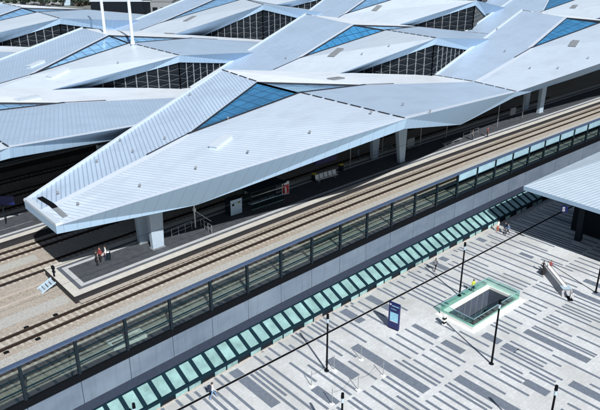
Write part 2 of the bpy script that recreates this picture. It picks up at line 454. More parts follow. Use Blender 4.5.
track(51.9, -30, 175, 'railway track right behind the glass noise barrier')
track(56.8, -30, 175, 'sunlit railway track between the noise barrier and the nearest platform')
track(67.9, -30, 130, 'railway track along the far side of the nearest platform')
track(73.4, -30, 120, 'railway track beside the second platform, on its near side')
track(85.6, -20, 70, 'shaded railway track on the far side of the second platform')
track(90.8, -20, 70, 'shaded railway track in the middle between second and third platform')
track(96.3, -20, 70, 'shaded railway track along the near edge of the third platform')
# paths and cable ducts on the ballast
g = MB(); ribbon(g, -40, 175, 53.6, 54.75, ZT+.006, 'walk'); ribbon(g, -40, 19.5, 59.3, 61.0, ZT+.006, 'walk'); ribbon(g, -30, 20.5, 70, 71.6, ZT+.006, 'walk')
ribbon(g, 20, 175, 57.86, 58.5, ZR+.02, 'ballast')
g.build('gravel_path', kind='structure')
for y, lab in ((62.9, 'thin concrete cable duct in the ballast left of the platform end, on its axis'), (64.6, 'thin concrete cable duct nearer the far track, left of the platform end')):
    g = MB(); ribbox(g, -40, 19.0, y, y+.28, ZT-.02, ZT+.05, 'duct'); g.build('cable_duct', label=lab, cat='cable duct')
g = MB(); ribbox(g, 14, 150, 49.15, 49.95, ZT-.02, ZT+.10, 'walk'); g.build('service_walkway', kind='structure')
# marker blocks beside the near track
mk = None
for (px, py) in ((26.5, 328), (55.5, 315.5), (38, 339.5), (6.5, 353)):
    p = at(px, py, ZT)
    if mk is None:
        e = empty('track_marker', p, 'small black marker block lying beside the sunlit near track', 'track marker', 'marker blocks beside the near track')
        MB().box(-.22, -.14, 0, .22, .14, .12, 'black').build('block', e, bevel=.02); MB().box(-.06, -.06, .12, .06, .06, .2, 'darkmetal').build('stud', e); mk = e
    else: c = copy_tree(mk); c.location = p
# cable chamber behind the barrier glass
p = at(127, 341, ZT)
e = empty('cable_chamber', p, 'open concrete cable chamber behind the barrier glass', 'cable chamber')
m = MB()
for a in ((-1.6, -.75, 1.6, -.55), (-1.6, .55, 1.6, .75), (-1.6, -.55, -1.4, .55), (1.4, -.55, 1.6, .55)): m.box(a[0], a[1], 0, a[2], a[3], .35, 'white')
m.build('rim', e); MB().box(-1.4, -.55, .01, 1.4, .55, .04, 'black').build('opening', e)

# ------------------------------------------------------------------ platforms
def platform(x0, x1, y0, y1, label, w=(.95, .42, .5), skew=.4):
    e = empty('platform', (x0, y0+cv(x0), ZT), label, 'platform')
    def P(x, y, z): return (x-e.location.x, y+cv(x)-e.location.y, z-e.location.z)
    def ring(o0, o1, m, name, z):
        mb = MB(); X = xs(x0+o1, x1, 4)
        for a, b in zip(X, X[1:]):
            mb.face([P(a, y0+o0, z), P(b, y0+o0, z), P(b, y0+o1, z), P(a, y0+o1, z)], m)
            mb.face([P(a, y1-o1, z), P(b, y1-o1, z), P(b, y1-o0, z), P(a, y1-o0, z)], m)
        mb.face([P(x0+o0, y0+o0, z), P(x0+o1, y0+o0, z), P(x0+o1, y0+o1, z), P(x0+o1, y1-o1, z), P(x0+o1, y1-o0, z), P(x0+o0, y1-o0, z)], m)
        mb.build(name, e)
    a = w[0]; b = a+w[1]; c = b+w[2]
    ring(0, a, 'pwhite', 'edge_slabs', ZP); ring(a, b, 'pdark', 'dark_strip', ZP); ring(b, c, 'plight', 'tactile_strip', ZP)
    mb = MB(); X = xs(x0+c, x1, 4)
    for u, v in zip(X, X[1:]): mb.face([P(u, y0+c, ZP), P(v, y0+c, ZP), P(v, y1-c, ZP), P(u, y1-c, ZP)], 'pslate')
    mb.build('paving', e)
    mb = MB(); X = xs(x0+.06, x1, 4)
    for u, v in zip(X, X[1:]):
        for y in (y0+.08, y1-.08): mb.face([P(u, y, ZT-.2), P(v, y, ZT-.2), P(v, y, ZP-.12), P(u, y, ZP-.12)], 'pface')
        for s, ya, yb in ((0, y0, y0+.2), (0, y1-.2, y1)):
            mb.hexa([P(u, ya, ZP-.14), P(v, ya, ZP-.14), P(v, yb, ZP-.14), P(u, yb, ZP-.14)], [P(u, ya, ZP-.004), P(v, ya, ZP-.004), P(v, yb, ZP-.004), P(u, yb, ZP-.004)], 'pface')
    mb.face([P(x0+.06, y0+.06, ZT-.2), P(x0+.06, y1-.06, ZT-.2), P(x0+.06, y1-.06, ZP-.004), P(x0+.06, y0+.06, ZP-.004)], 'pface')
    mb.build('side', e)
    return e
platform(19.6, 190, 58.45, 66.15, 'nearest station platform, its pale edged end lying in the sun at the left')
platform(-40, 120, 75.3, 83.4, 'second station platform, dark paved behind the pointed canopy tip')
platform(-40, 90, 100.2, 108.4, 'third station platform, shaded, its pale edge showing at the far left')
for y, x1, lab in ((124.7, 130, 'fourth station platform, hidden deep between the roofs'), (149.2, 130, 'fifth station platform, farthest from the plaza')):
    pass

# ------------------------------------------------------------------ canopies
def zs(x): return .016*(x-55)
class Canopy: pass
FACES = {}
def canopy(k, stations, label, tip=False, skyl='skyl_blue', fine=False, screens=()):
    """stations: list of ('L'|'H', x); a folded roof between them"""
    AX = 63.6+24.5*(k-1)
    ob = (0, AX, 0)
    e = empty('station_canopy', (stations[0][1], AX+cv(stations[0][1]), ZP), label, 'station roof', 'folded canopies over the platforms')
    def P(x, off, z): return Vector((x, AX+off+cv(x), z+zs(x)))
    E0 = Vector(e.location)
    def put(mb, name, **kw):
        mb.v = [tuple(Vector(v)) for v in mb.v]
        o = mb.build(name, e, **kw); o.location = -E0; return o      # mesh stays in site coordinates so that the sheet pattern runs through
    fc = FACES.setdefault(k, [])
    def roof(name, pts, m, tris):
        mb = MB()
        for t in tris:
            q = [pts[i] for i in t]
            nrm = (q[1]-q[0]).cross(q[2]-q[0])
            if nrm.z < 0: q = q[::-1]
            mb.face(q, m); fc.append(q)
        put(mb, name)
    def lift(dz, **k):
        for v in k.values():
            if isinstance(v, Vector): v.z += dz
        return k
    opt = {st[1]: (st[2] if len(st) > 2 else {}) for st in stations}
    stations = [st[:2] for st in stations]
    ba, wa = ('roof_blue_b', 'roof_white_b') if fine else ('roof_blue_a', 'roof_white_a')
    def L(x, hw=8.3, dz=0): return lift(dz, b=P(x, hw, 14.65), m=P(x, 0, 14.9), f=P(x, -hw, 14.65), bl=P(x, hw-.3, 13.75), fl=P(x, -hw+.3, 13.75), hw=hw)
    def H(x, dz=0, pin=None):
        d = lift(dz, A=P(x, 17.8, 20.3), B=P(x, 9.0, 19.95), S=P(x, 0, 20.05), N=P(x, -17.8, 20.35), Al=P(x, 17.5, 19.2), Nl=P(x, -17.5, 19.15))
        for key, (px, py, how, val) in (pin or {}).items():
            if key in ('V', 'V2'): continue
            d[key] = at(px, py, val) if how == 'z' else on_row(px, py, AX+val)
        if pin:
            if 'N' in pin: d['Nl'] = d['N']+Vector((0, .3, -1.15))
            if 'A' in pin: d['Al'] = d['A']+Vector((0, -.3, -1.15))
        return d
    for (ta, xa), (tb, xb) in zip(stations, stations[1:]):
        left = ta == 'L'                                  # rising half
        xl, xh = (xa, xb) if left else (xb, xa)
        hw = 8.3
        if tip and left and xa == stations[0][1]: hw = 4.05
        ol, oh = opt[xl], opt[xh]; dzh = oh.get('dz', 0); pin = oh.get('pin', {})
        l = L(xl, hw, ol.get('dz', 0)); h = H(xh, dzh, pin)
        if tip and left and xa == stations[0][1]:
            l['b'].z -= .0; l['bl'] = P(xl, hw-.05, 13.85); l['fl'] = P(xl, -hw+.05, 13.85)
        if left:
            V = P(xh-16.6, 1.5, 17.95); kf = P(xh-21.3, -7, 13.3); kb = P(xh-21.3, 7, 13.3)
            if 'V' in pin:
                def onplane(px, py):
                    r_ = Rv*(px-300)+Dv*(py-205)+Fv*FPX; n_ = (l['m']-l['b']).cross(h['A']-l['b'])
                    return Cv+r_*((l['b']-Cv).dot(n_)/r_.dot(n_))
                V = onplane(*pin['V'][:2]); h['B'] = onplane(*pin['B'][:2]); oh['Bfix'] = h['B'].copy()
        else:
            V = P(xh+14.0, 1.3, 18.45); kf = P(xh+22.4, -10, 13.2); kb = P(xh+22.4, 10, 13.2)
            if 'V2' in pin: V = on_row(*pin['V2'][:2], AX+pin['V2'][3])
        if not left and 'Bfix' in oh: h['B'] = oh['Bfix'].copy()
        V = V+Vector((0, 0, dzh*.8+(1.0 if 'N' in pin and not left else 0))) if not (pin.get('V') and left or pin.get('V2') and not left) else V
        if k > 1: kf.z += 1.2
        back = [l['b'], l['m'], V, h['B'], h['A']]; front = [l['m'], l['f'], h['N'], h['S'], V]
        if left:
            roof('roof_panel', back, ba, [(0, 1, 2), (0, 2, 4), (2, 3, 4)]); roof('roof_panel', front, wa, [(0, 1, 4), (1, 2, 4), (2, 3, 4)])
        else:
            roof('roof_panel', back, 'roof_bright', [(0, 1, 2), (0, 2, 4), (2, 3, 4)]); roof('roof_panel', front, ba, [(0, 1, 4), (1, 2, 4), (2, 3, 4)])  # alternating sheet tones paint the sky reflection facet by facet
        # rooflight, sunk a little below the sheets, with a dark frame
        dn = Vector((0, 0, .28)); tri = [V, h['B'], h['S']]
        mb = MB(); q = [p-dn for p in tri]
        if (q[1]-q[0]).cross(q[2]-q[0]).z < 0: q = q[::-1]
        mb.face(q, skyl if left else 'skyl_pale'); put(mb, 'rooflight'); fc.append(q)
        mb = MB()
        for i in range(3):
            a, b = tri[i], tri[(i+1) % 3]
            mb.face([a-dn*1.3, b-dn*1.3, b, a], 'joint')
        mb.bar(V-Vector((0, 0, .02)), h['S']-Vector((0, 0, .02)), .34, .22, 'joint')
        mb.bar(V+(l['m']-V).normalized()*6+Vector((0, 0, .03)), V, .16, .14, 'joint')
        put(mb, 'rooflight_frame')
        # fascias, front and back, each of two folded plates
        for side, t0, t1, l0, l1, kk in (('f', l['f'], h['N'], l['fl'], h['Nl'], kf), ('b', l['b'], h['A'], l['bl'], h['Al'], kb)):
            mb = MB()
            for q in ([t0, l0, kk], [t0, kk, t1], [t1, kk, l1]): mb.face(q, 'fascia')
            put(mb, 'fascia')
        # rim along the back edge
        mb = MB(); up = Vector((0, 0, .12)); iv = Vector((0, -.22, 0))
        if left: mb.bar(l['b']+up+iv, h['A']+up+iv, .3, .2, 'rim'); put(mb, 'edge_rim')
        # plain flashings along the folds and eaves
        def flash(a, b, w, inner, name='edge_flashing'):
            n_ = (b-a).cross(inner-a); n_ = n_ if n_.z > 0 else -n_; n_.normalize()
            iw = n_.cross((b-a).normalized())
            if iw.dot(inner-a) < 0: iw = -iw
            q = [a+n_*.02, b+n_*.02, b+n_*.02+iw*w, a+n_*.02+iw*w]
            if (q[1]-q[0]).cross(q[2]-q[0]).z < 0: q = q[::-1]
            mb = MB(); mb.face(q, 'flash'); put(mb, name)
        flash(l['f'], h['N'], .9, h['S']); flash(l['m'], V, .9 if left else .5, l['f'] if left else l['f'])
        if left: flash(V, h['B'], .7, l['b'])
        # soffit
        mb = MB(); dz = Vector((0, 0, 0))
        mb.face([l['fl'], kf, kb, l['bl']], 'soffit'); dd = Vector((0, 0, 1.7)); mb.face([kf, h['Nl'], h['Nl'].lerp(h['Al'], .3)-dd, kb.lerp(kf, .65)], 'soffit'); mb.face([kb.lerp(kf, .65), h['Nl'].lerp(h['Al'], .3)-dd, h['Al']-Vector((0, 0, .4)), kb], 'soffit'); put(mb, 'soffit')
        # glazed screen under the raised eaves
        if xh in screens:
            mb = MB(); ml = MB()
            base = 12.6+zs(xh)
            a, b = kf, h['Nl']
            n = 13
            for i in range(n+1):
                p = a.lerp(b, i/n); ml.bar((p.x, p.y+.25, base), (p.x, p.y+.25, p.z), .13, .13, 'grey')
            for r_ in range(1, 8):
                zr = base+(b.z-base)*r_/8
                t = max(0, (zr-a.z)/(b.z-a.z)); p = a.lerp(b, t)
                ml.bar((p.x, p.y+.25, zr), (b.x, b.y+.25, zr), .12, .09, 'darkmetal')
                for i in range(n):
                    u = i/n
                    if u < t: continue
                    p0 = a.lerp(b, u); p1 = a.lerp(b, (i+1)/n)
                    if (i+r_) % 2: ml.bar((p0.x, p0.y+.3, zr-.75), (p1.x, p1.y+.3, zr-.2), .06, .06, 'screenbar')
                    else: ml.bar((p0.x, p0.y+.3, zr-.2), (p1.x, p1.y+.3, zr-.65), .06, .06, 'screenbar')
            mb.face([(a.x, a.y+.4, base), (b.x, b.y+.4, base), (b.x, b.y+.4, b.z), (a.x, a.y+.4, a.z)], 'asph')
            put(mb, 'screen_glass'); put(ml, 'screen_lattice')
    # closing faces and expansion joints at the folds
    for i, (t, x) in enumerate(stations):
        if t == 'H':
            h = H(x, opt[x].get('dz', 0), opt[x].get('pin')); dz = Vector((0, 0, .05))
            for a, b in ((h['S'], h['N']), (h['B'], h['A'])):
                mb = MB()
                d = b-a; n = int(d.length/2.2)
                for j in range(n):
                    mb.bar(a+d*((j+.1)/n)+dz, a+d*((j+.85)/n)+dz, .17, .09, 'joint')
                put(mb, 'expansion_joint')
        elif 0 < i < len(stations)-1:
            l = L(x, 8.3, opt[x].get('dz', 0)); dz = Vector((0, 0, .05))
            for a, b in ((l['b'], l['m']), (l['m'], l['f'])):
                mb = MB()
                d = b-a
                for j in range(4): mb.bar(a+d*((j+.05)/4)+dz, a+d*((j+.9)/4)+dz, .16, .08, 'joint')
                put(mb, 'expansion_joint')
        if t == 'L' and i in (0, len(stations)-1):
            hw = 4.05 if (tip and i == 0) else 8.3
            l = L(x, hw)
            if tip and i == 0: l['bl'] = P(x, hw-.05, 13.85); l['fl'] = P(x, -hw+.05, 13.85)
            mb = MB(); mb.face([l['b'], l['f'], l['fl'], l['bl']][::(1 if i == 0 else -1)], 'fascia'); put(mb, 'end_fascia')
            if tip and i == 0:
                mb = MB(); a = Vector(l['b']); b = Vector(l['f']); up = Vector((0, 0, .14))
                mb.bar(a+Vector((.3, 0, .14)), b+Vector((.3, 0, .14)), .6, .3, 'rim'); put(mb, 'tip_rim')
                gz_ = lambda t: a.lerp(b, t)+Vector((1.3, 0, .25*(1-abs(2*t-1))+.30))
                mb = MB()
                for t0_, t1_, m_ in [(.12, .5, 'black'), (.5, .60, 'black')]+[(.62+j*.05, .65+j*.05, 'grey') for j in range(6)]: mb.bar(gz_(t0_), gz_(t1_), .55, .08, m_)
                put(mb, 'gutter')
    e['_ax'] = AX
    return e, P, put
def roofpoint(px, py, k):
    """the point of canopy k's upper skin on a sight line"""
    r = Rv*(px-300) + Dv*(py-205) + Fv*FPX; best = None
    for q in FACES[k]:
        n = (q[1]-q[0]).cross(q[2]-q[0]); d = r.dot(n)
        if abs(d) < 1e-6: continue
        t = (q[0]-Cv).dot(n)/d
        if t <= 0: continue
        p = Cv+r*t; ok = True
        for i in range(len(q)):
            if (q[(i+1) % len(q)]-q[i]).cross(p-q[i]).dot(n) < -1e-3: ok = False; break
        if ok and (best is None or t < best[0]): best = (t, p, n.normalized())
    return best[1:] if best else None

c1, P1, put1 = canopy(1, [('L', 19.3), ('H', 54.7), ('L', 94.3), ('H', 137.5, dict(pin=dict(A=(521, 10, 'z', 22.3), B=(567, 17.5, 'z', 21.7), S=(602, 22, 'r', 0), V=(531, 48, 'r', 0)))), ('L', 178)],
    'white folded metal canopy nearest the plaza, ending in a pointed tip at the left', tip=True)
c2, P2, put2 = canopy(2, [('L', -22), ('H', 19.6, dict(dz=-.75)), ('L', 58.5, dict(dz=-.4)), ('H', 96.5, dict(pin=dict(A=(305, 14, 'z', 22.3), B=(354, 24.5, 'z', 21.6), S=(386, 30, 'r', 0), N=(437, 38, 'r', -17.4), V=(300, 58, 'r', 0)))), ('L', 137), ('H', 177), ('L', 216)],
    'second folded metal canopy from the plaza, behind the nearest one', fine=True, screens=(96.5,))
c3, P3, put3 = canopy(3, [('L', -24), ('H', -19), ('L', 16.5), ('H', 56.5, dict(pin=dict(A=(82, 28, 'z', 20.8), B=(109, 35, 'z', 20.4), S=(130, 43, 'r', 0), N=(180, 55.5, 'r', -17.4), V=(30, 75, 'r', 0), V2=(192, 38, 'r', 0)))), ('L', 96), ('H', 134.5, dict(pin=dict(A=(335, -9, 'z', 22.8), B=(372, -5, 'z', 22.6), S=(397, -2, 'r', 0), N=(477, .5, 'r', -17.4), V=(345, 14, 'r', 0)))), ('L', 176), ('H', 216), ('L', 256)][2:],
    'middle folded metal canopy, pierced by two tall pale masts', skyl='skyl_pale', fine=True, screens=(56.5, 134.5))
c4, P4, put4 = canopy(4, [('L', -22), ('H', 18.6), ('L', 57.5), ('H', 99, dict(pin=dict(A=(200, -7, 'z', 22.6), B=(222, -4, 'z', 22.4), S=(243, -1, 'r', 0), N=(264, 4.5, 'r', -17.4), V=(160, 23, 'r', 0)))), ('L', 137), ('H', 177), ('L', 216), ('H', 256), ('L', 296)],
    'fourth folded metal canopy from the plaza, behind the one with the masts', skyl='skyl_pale', fine=True, screens=(99, 177))
c5, P5, put5 = canopy(5, [('L', 16.5, dict(dz=.8)), ('H', 57.5, dict(dz=.8, pin=dict(A=(2, 3, 'z', 21.7), B=(22, 7.5, 'z', 21.3), S=(38, 12, 'r', 0), N=(60, 18.5, 'r', -17.4)))), ('L', 97, dict(dz=.6)), ('H', 137), ('L', 176), ('H', 216), ('L', 256), ('H', 300), ('L', 340)],
    'farthest folded metal canopy, along the top edge of the roofs', skyl='skyl_pale', fine=True, screens=(57.5, 137))
c2_sky = [o for o in c2.children if o.name.startswith('rooflight') and 'frame' not in o.name]

# columns (parts of their canopies)
def column(put, x, y0, ztop, w0=1.35, w1=1.75, t=.55, lean=0.0):
    mb = MB(); y = y0+cv(x)
    b = [(x-w0/2, y-t/2, ZP), (x+w0/2, y-t/2, ZP), (x+w0/2, y+t/2, ZP), (x-w0/2, y+t/2, ZP)]
    tt = [(x-w1/2+lean, y-t/2-.1, ztop), (x+w1/2+lean, y-t/2-.1, ztop), (x+w1/2+lean, y+t/2+.1, ztop), (x-w1/2+lean, y+t/2+.1, ztop)]
    mb.hexa(b, tt, 'col'); put(mb, 'column')
    mb = MB(); mb.box(x-w0/2-.12, y-t/2-.12, ZP, x+w0/2+.12, y+t/2+.12, ZP+.12, 'grey'); put(mb, 'column_base')
column(put1, 31.0, 61.75, 12.95); column(put1, 30.6, 64.0, 12.95)
column(put1, 73.2, 61.0, 14.0, 1.05, 2.3, .55, -.55); column(put1, 71.5, 65.0, 14.0, 1.1, 2.2)
column(put1, 114.6, 61.9, 14.2, 1.4, 1.6); column(put1, 114.6, 65, 14.2, 1.4, 1.6)
for x in (35, 77): column(put2, x, 81.6, 13.2); column(put2, x, 78.6, 13.2)
for x in (36,): column(put3, x, 105.5, 13.2); column(put3, x, 102, 13.2)

# masts through the third canopy
for off, dx, lab in ((12.2, -.2, 'tall pale mast rising through the middle canopy, the one on the left'), (0.4, 1.0, 'tall pale mast rising through the middle canopy, the one on the right')):
    p = at(*((105.2, 36) if off > 5 else (132.8, 43.5)), 20.3)
    e = empty('mast', (p.x, p.y, ZP), lab, 'mast')
    h = p.z-ZP
    MB().cyl((0, 0, 0), (0, 0, h+30), .34, .19, 'mast', 16).build('pole', e)
    MB().cyl((0, 0, h-.1), (0, 0, h+.5), .45, .36, 'rim', 16).build('collar', e)
    MB().cyl((0, 0, 0), (0, 0, .25), .95, .95, 'grey', 16).build('base', e)

# hatches and snow guards lying on the roofs
def hatch(px, py, k, w, d, h, m, label, ang=-.72):
    r = roofpoint(px, py, k)
    if not r: print('no roof', px, py, k); return
    p, n = r
    e = empty('roof_hatch', p, label, 'roof hatch', 'hatches on the roofs')
    ax = Vector((math.cos(R(18)), math.sin(R(18)), 0)); ax = (ax-n*ax.dot(n)).normalized(); ay = n.cross(ax)
    e.rotation_euler = Matrix((ax, ay, n)).transposed().to_euler()
    MB().box(-w/2, -d/2, -.1, w/2, d/2, h, m).build('kerb', e, bevel=.03)
    MB().box(-w/2-.06, -d/2-.06, h, w/2+.06, d/2+.06, h+.08, 'rim' if m != 'grey' else 'grey').build('lid', e, bevel=.02)
hatch(221, 143, 1, 2.9, 1.1, .25, 'rim', 'white box hatch on the nearest canopy, right of its lower blue rooflight corner')
hatch(574, 44, 1, 3.4, 1.2, .12, 'grey', 'flat grey hatch on the nearest canopy, below the deep blue rooflight at the right')
hatch(336, 53, 2, 3.6, 1.2, .12, 'grey', 'flat grey hatch on the second canopy, just below its long blue rooflight')
hatch(28, 99, 2, 3.6, 1.2, .15, 'rim', 'white box hatch near the left picture edge, on the second canopy')
hatch(58, 74, 3, 3.6, 1.2, .3, 'rim', 'white box hatch below the pale blue rooflight of the middle canopy')
hatch(36, 65, 3, 3.0, 1.2, .3, 'rim', 'white box hatch left of the pale blue rooflight tip of the middle canopy')
hatch(336, 79, 1, 3.6, 1.1, .12, 'grey', 'flat grey hatch on the far slope of the nearest canopy, above its first rooflight')
hatch(377, 8.5, 3, 3.2, 1.2, .12, 'grey', 'flat grey hatch below the small blue rooflight at the top centre')
hatch(190, 19, 4, 3.4, 1.2, .12, 'grey', 'flat grey hatch on the fourth canopy near the top edge')
hatch(172, 34, 3, 3.6, 1.1, .12, 'grey', 'flat grey hatch on the far slope of the middle canopy, right of the masts')
hatch(574, 7, 2, 3.2, 1.2, .12, 'grey', 'flat grey hatch in the top right corner of the roofs')
av = None
for (px, py, k) in ((58, 195, 1), (78, 206, 1), (97, 163, 1), (140, 187.5, 1), (196, 170, 1), (248, 154, 1), (310, 134, 1), (133, 153, 1), (165, 140, 1), (120, 142, 1), (371, 114.5, 1), (430, 113, 1), (403, 106, 1), (530, 69, 1), (558, 69, 1), (588, 59, 1), (505, 52, 1), (497, 30, 1), (286, 59, 2), (362, 55, 2), (389, 47, 2), (118, 64, 3), (80, 59, 3), (228, 120, 1), (190, 96, 1)):
    r = roofpoint(px, py, k)
    if not r: continue
    p, n = r
    if av is None:
        av = empty('roof_vent', p, 'small grey vent cap on the roof sheets', 'roof vent', 'small vent caps on the roof sheets')
        MB().cyl((0, 0, -.1), (0, 0, .3), .07, .07, 'grey', 8).build('pipe', av); MB().cyl((0, 0, .3), (0, 0, .38), .17, .12, 'grey', 8).build('cap', av)
    else: c = copy_tree(av); c.location = p

# ------------------------------------------------------------------ retaining wall and glass noise barrier
WY = 48.5; ZW = 5.15; ZG0 = 5.85; ZG1 = 9.15
px_m = [24.3, 72.5, 117, 156, 194.5]
MP = 4.55; M0 = 10.9
wx0, wx1 = -35, 175
e = empty('retaining_wall', (wx0, WY+cv(wx0), 0), 'blue grey clad retaining wall between the glazed lantern and the tracks', 'wall'); E0 = Vector(e.location)
def site(mb, name, parent, **k): o = mb.build(name, parent, **k); o.location = -Vector(parent.location); return o
m = MB()
x = M0-11*MP
while x < wx1:
    a, b = x+.03, x+MP-.03
    m.hexa([(a, WY+cv(a), 2.77), (b, WY+cv(b), 2.77), (b, WY+.3+cv(b), 2.77), (a, WY+.3+cv(a), 2.77)], [(a, WY+cv(a), ZW), (b, WY+cv(b), ZW), (b, WY+.3+cv(b), ZW), (a, WY+.3+cv(a), ZW)], 'wall')
    x += MP
site(m, 'cladding', e)
m = MB(); ribbox(m, wx0, wx1, WY+.06, WY+.5, -.5, ZT+.05, 'walllow', 4); site(m, 'core', e)
m = MB(); X = xs(wx0, wx1, 4)
for a, b in zip(X, X[1:]):
    m.face([(a, WY-.16+cv(a), 1.9), (b, WY-.16+cv(b), 1.9), (b, WY-.02+cv(b), 2.76), (a, WY-.02+cv(a), 2.76)], 'walllow')
site(m, 'flashing', e)
e = empty('noise_barrier', (wx0, WY+cv(wx0), ZW), 'glass noise barrier with blue cap and dark posts on top of the retaining wall', 'noise barrier')
m = MB(); ribbox(m, wx0, wx1, WY-.16, WY+.3, ZW+.03, ZG0, 'black', 4); site(m, 'plinth', e)
m = MB(); ribbox(m, wx0, wx1, WY-.13, WY+.30, ZG1, ZG1+.16, 'capblue', 4); site(m, 'cap', e)
for zt in (ZG0+1.05, ZG0+2.2):
    m = MB(); ribbox(m, wx0, wx1, WY-.05, WY+.05, zt-.05, zt+.05, 'navy', 4); site(m, 'transom', e)
x = M0-10*MP
while x < wx1-MP:
    m = MB(); y = WY+cv(x); m.box(x-.11, y-.13, ZG0, x+.11, y+.16, ZG1, 'darkmetal'); site(m, 'post', e)
    for i, (za, zb) in enumerate(((ZG0, ZG0+1.0), (ZG0+1.1, ZG0+2.15), (ZG0+2.25, ZG1))):
        a, b = x+.14, x+MP-.14
        mt = 'panepale' if (i == 2 and x > 70) else 'glass'  # upper panes towards the right carry a painted sky reflection
        m = MB(); m.face([(a, WY+cv(a), za), (b, WY+cv(b), za), (b, WY+cv(b), zb), (a, WY+cv(a), zb)], mt)
        if i == 0: pass
        if not hasattr(e, '_g'): pass
        site(m, 'glass_pane', e)
    x += MP

# ------------------------------------------------------------------ glazed lantern along the foot of the wall
e = empty('glazed_lantern', (10, 46.3+cv(10), 0), 'long low lantern of teal glass panes at the foot of the retaining wall', 'glass roof')
FY = 46.3; ZF = .98; ZB = 1.75; lx0, lx1 = -20, 96
m = MB(); ribbox(m, lx0, lx1, FY-.02, FY+.2, ZF-.32, ZF, 'navy', 3); site(m, 'front_beam', e)
m = MB(); ribbox(m, lx0, lx1, FY, FY+.3, -.1, .12, 'duct', 3); site(m, 'kerb', e)
m = MB(); ribbox(m, lx0, lx1, WY-.24, WY-.1, ZB, ZB+.12, 'navy', 3); site(m, 'back_beam', e)
m = MB(); ribbox(m, lx0, lx1, FY+.8, FY+.9, -.1, ZF-.2, 'wellfloor', 3); site(m, 'inner_wall', e)
m = MB(); mb2 = MB(); PP = 1.5; x = 0.55; npane = 0
while x < lx1-PP:
    y0 = FY+.2; y1 = WY-.24
    sk = .10
    a, b = x+.2, x+PP-.2
    mm = MB(); mm.face([(a, y0+cv(a), ZF+.0), (b, y0+cv(b), ZF+.0), (b, y1+cv(b), ZB+.02), (a, y1+cv(a), ZB+.02)], 'pane')
    site(mm, 'glazing', e)
    mb2 = MB(); mb2.hexa([(x-.2, y0+cv(x), ZF-.14), (x+.2, y0+cv(x), ZF-.14), (x+.2, y1+cv(x), ZB-.1), (x-.2, y1+cv(x), ZB-.1)],
             [(x-.2, y0+cv(x), ZF+.07), (x+.2, y0+cv(x), ZF+.07), (x+.2, y1+cv(x), ZB+.09), (x-.2, y1+cv(x), ZB+.09)], 'navy'); site(mb2, 'rafter', e)
    mm = MB(); a, b = x+.07, x+PP-.07
    mm.face([(a, FY+.08+cv(a), .12), (b, FY+.08+cv(b), .12), (b, FY+.08+cv(b), ZF-.32), (a, FY+.08+cv(a), ZF-.32)], ('panew', 'asph', 'panew', 'panepink' if 36 < x < 52 else 'panew', 'asph', 'panew', 'asph', 'panew')[npane % 8])
    site(mm, 'low_window', e); npane += 1
    site(MB().box(x-.07, FY+.02+cv(x), .12, x+.07, FY+.14+cv(x), ZF-.32, 'navy'), 'window_post', e)
    x += PP

# ------------------------------------------------------------------ side building at the right
zc = at(523, 186, 8.0); bx, by = 75.6, 41.6
e = empty('side_building', (bx, by, 0), 'low side building at the right with a pale ribbed metal roof', 'building')
m = MB(); rx1 = 175; ry0 = -45
pts = [(bx, by, 8.0), (bx, ry0, 8.0), (rx1, ry0, 8.0), (rx1, by+.6, 8.0)]
m.face([(bx, ry0, 8.0), (bx+26, ry0, 8.9), (bx+26, by-4.2, 8.9), (bx, by, 8.0)], 'rooflow')
m.face([(bx, by, 8.0), (bx+26, by-4.2, 8.9), (rx1, by-4.2, 8.9), (rx1, by+.9, 8.0)], 'rooflow')
m.face([(bx+26, by-4.2, 8.9), (bx+26, ry0, 8.9), (rx1, ry0, 8.9), (rx1, by-4.2, 8.9)], 'rooflow'); site(m, 'roof', e)
m = MB(); m.box(bx, ry0, 7.45, bx+.25, by-.1, 7.99, 'fascia'); m.face([(bx, by-.1, 7.45), (rx1, by+.8, 7.45), (rx1, by+.9, 8.0), (bx, by, 8.0)], 'fascia')
m.face([(bx+.2, ry0, 7.44), (rx1, ry0, 7.44), (rx1, by+.8, 7.44), (bx+.2, by-.1, 7.44)], 'soffit'); site(m, 'eaves', e)
m = MB(); m.box(bx+9, ry0, 0, rx1-2, by-3.2, 7.43, 'asph'); site(m, 'glazed_front', e)
for y in (36, 28, 20, 12, 4):
    site(MB().box(bx+6.2, y-.4, 0, bx+6.9, y+.4, 7.43, 'darkmetal'), 'pillar', e)
m = MB(); m.box(bx+14, by-13, 8.6, bx+24, by-5.2, 9.1, 'rooflow'); m.box(bx+13.9, by-13.1, 8.5, bx+24.1, by-12.9, 9.18, 'joint'); m.box(bx+13.8, by-12.9, 8.5, bx+14, by-5.2, 9.18, 'joint')
site(m, 'roof_hatch_cover', e)
# round blue S sign under the eaves
p = at(567.5, 208, 6.6)
e = empty('station_sign', (bx-.15, at(567.5, 207.5, 6.7).y, 6.7), 'small blue sign with a white letter S under the edge of the ribbed roof', 'sign')
m = MB(); m.box(-.12, -.42, -.42, .12, .42, .42, 'signblue'); m.build('panel', e, bevel=.05)
def text(body, size, parent, loc, rot, m, name='lettering', ex=.01, sx=1):
    c = bpy.data.curves.new(name, 'FONT'); c.body = body; c.size = size; c.align_x = 'CENTER'; c.align_y = 'CENTER'; c.extrude = ex; c.offset = size*.02
    o = bpy.data.objects.new(name, c); COL.objects.link(o); o.location = loc; o.rotation_euler = rot; o.data.materials.append(M[m])
    dg = bpy.context.evaluated_depsgraph_get(); me = bpy.data.meshes.new_from_object(o.evaluated_get(dg)); 
    n = bpy.data.objects.new(name, me); COL.objects.link(n); n.location = loc; n.rotation_euler = rot; n.scale = (sx, 1, 1); n.parent = parent
    bpy.data.objects.remove(o); return n
text('S', .8, e, (-.14, 0, 0), (R(90), 0, R(-90)), 'white')
MB().bar((0, 0, .5), (0, 0, .8), .1, .1, 'darkmetal').build('bracket', e)

